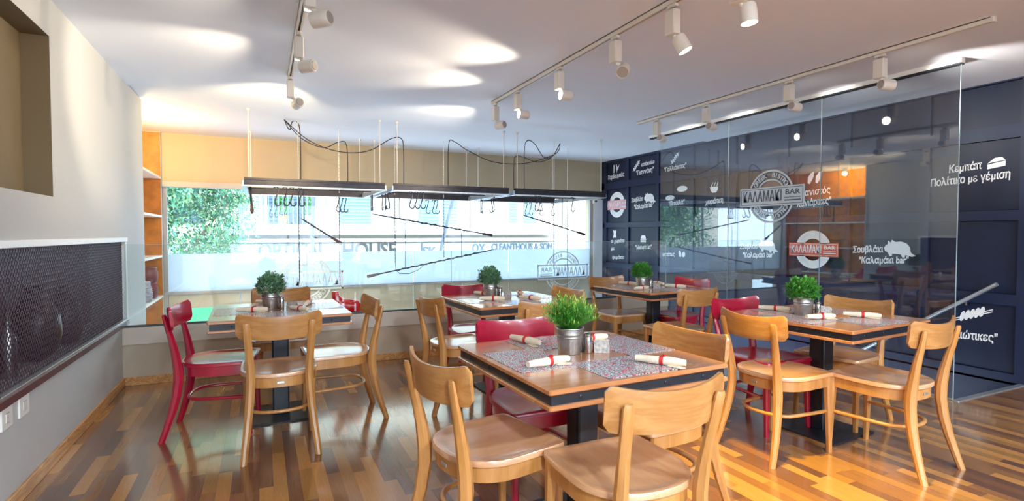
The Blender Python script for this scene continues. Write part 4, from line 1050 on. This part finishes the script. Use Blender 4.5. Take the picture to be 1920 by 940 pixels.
for tx, x, z, wd, sz, m in (('YIASS', -1.1, .76, 1.2, .66, M_sgn), ('OPTICAL', .88, .76, 1.95, .66, M_sgn), ('HOUSE', 3.2, .76, 1.72, .66, M_sgn), ('CLEANTHOUS & SON', 8.75, .82, 2.5, .34, M_sgn2), ('OX', 7.0, .78, .5, .42, M_sgn2), ('SK', 5.2, .70, .5, .42, M_sgn2)):
    me = text_mesh(tx, sz, 0, .016 if m is M_sgn else .008, .02)
    xs_ = [v.co.x for v in me.vertices]; wdt = max(xs_)-min(xs_)
    me.materials.append(m); o = bpy.data.objects.new('sign_lettering', me); COL.objects.link(o); o.parent = bl
    o.location = (x-4.5, -.28, z+3.6); o.rotation_euler = (PI/2, 0, 0); o.scale = (wd/wdt, 1, 1)
# neighbouring pale building further back to the right
b2 = thing('pale_building', 'pale blue-white building beyond the cream one at the right', 'building', (16, 24, -3.6))
MB().box((-4, 0, 0), (8, 6, 6.0)).obj('wall', mat('pale_blue_render', S('dfe8f0'), .8), b2, 0)
MB().bbox((-4.2, -.3, 6.0), (8.2, 6.2, 6.25), .03).obj('roof_slab', M_fac2, b2, 0)
for x in (-3, 0, 3):
    for z in (3.4, 4.8):
        MB().bbox((x, -.06, z), (x+1.1, .02, z+.9), .01).obj('window', M_shut, b2, 0)
# potted plants on the balcony
for k, (x, c) in enumerate(((.6, 'orange'), (1.35, 'tall'))):
    t = thing('balcony_plant', 'small green plant in a terracotta pot on the balcony, %s one' % ('left' if k == 0 else 'right'), 'plant', (x, FY-.6, 1.58), 0, 'balcony plants')
    MB().lathe([(0, 0), (.10, 0), (.14, .26), (.15, .28), (.0, .27)], 14).obj('pot', mat('terracotta', S('d68a5a'), .7) if k == 0 else M_white, t)
    random.seed(40+k); mb = MB()
    for i in range(160):
        a = random.uniform(0, 6.28); r = random.uniform(0, .28); z = random.uniform(.3, 1.0)
        leaf(mb, (r*math.cos(a), r*math.sin(a), z), (math.cos(a), math.sin(a), .6), .14, .03)
    mb.obj('foliage', M_leafb, t, 0)['kind'] = 'stuff'
# green shop awning low at the left
t = thing('shop_awning', 'bright green shop awning low across the street at the left', 'awning', (-3.0, FY-.3, -.75))
MB().add([(-2, 0, .3), (2, 0, .3), (2, -1.3, -.3), (-2, -1.3, -.3), (-2, 0, .26), (2, 0, .26), (2, -1.3, -.34), (-2, -1.3, -.34)], [(0, 3, 2, 1), (4, 5, 6, 7), (3, 7, 6, 2), (0, 4, 7, 3), (1, 2, 6, 5), (0, 1, 5, 4)]).obj('canopy', mat('green_canvas', S('23915a'), .7), t, 0)
MB().box((-2, -1.32, -.6), (2, -1.3, -.3)).obj('valance', mat('green_canvas_dark', S('1f9a55'), .7), t, 0)
# tree
M_tree = mat('tree_leaf', S('66a588'), .6, var=.5, vscale=3, col2=S('3d7a5c'))
M_treel = mat('tree_leaf_pale', S('86ad72'), .6, var=.2, vscale=3)
t = thing('street_tree', 'large feathery green tree outside the left half of the window', 'tree', (-2.2, 14.2, -3.6))
MB().tube([(0, 0, 0), (.05, 0, 2.2), (.2, 0, 4.0), (.1, .1, 5.4)], [.2, .16, .12, .05], 10).obj('trunk', mat('bark', S('7d6a5c'), .9), t)
for dx, dz in ((-1.2, 5.2), (1.3, 5.4), (.5, 6.4)):
    MB().tube([(.1, 0, 3.4), (dx*.5, 0, 4.4), (dx, .2, dz)], [.08, .05, .02], 7).obj('branch', bpy.data.materials['bark'], t)
random.seed(21); mb = MB()
cl = [(random.uniform(-1.5, 1.95), random.uniform(-1, 1), random.uniform(4.3, 7.2), random.uniform(.5, .85)) for _ in range(64)]
for cx, cy, cz, cr in cl:
    for i in range(560):
        d = Vector((random.gauss(0, 1), random.gauss(0, 1), random.gauss(0, 1))).normalized()*cr*random.uniform(.4, 1)
        leaf(mb, (cx+d.x, cy+d.y, cz+d.z), d+Vector((random.uniform(-.4, .4), random.uniform(-.4, .4), random.uniform(-.4, .3))), random.uniform(.08, .15), random.uniform(.018, .034), 1 if random.random() < .35 else 0)
mb.obj('foliage', [M_tree, M_treel], t, 0)['kind'] = 'stuff'
# two grey struts just outside the glass
for lab, a, bb in (('upright grey steel strut outside the window behind the short skewer', (.78, 9.1, 2.3), (.575, 9.1, -3.6)), ('slanting grey steel strut outside the middle of the window', (3.2, 9.1, 2.3), (1.71, 9.1, -3.6))):
    A = Vector(a); d = Vector(bb)-A
    o = MB().tube([(0, 0, 0), tuple(d)], .032, 4).obj('steel_strut', mat('strut_blue_grey', S('8796a8'), .5), loc=a); tag(o, lab, 'strut', 'struts outside the window')
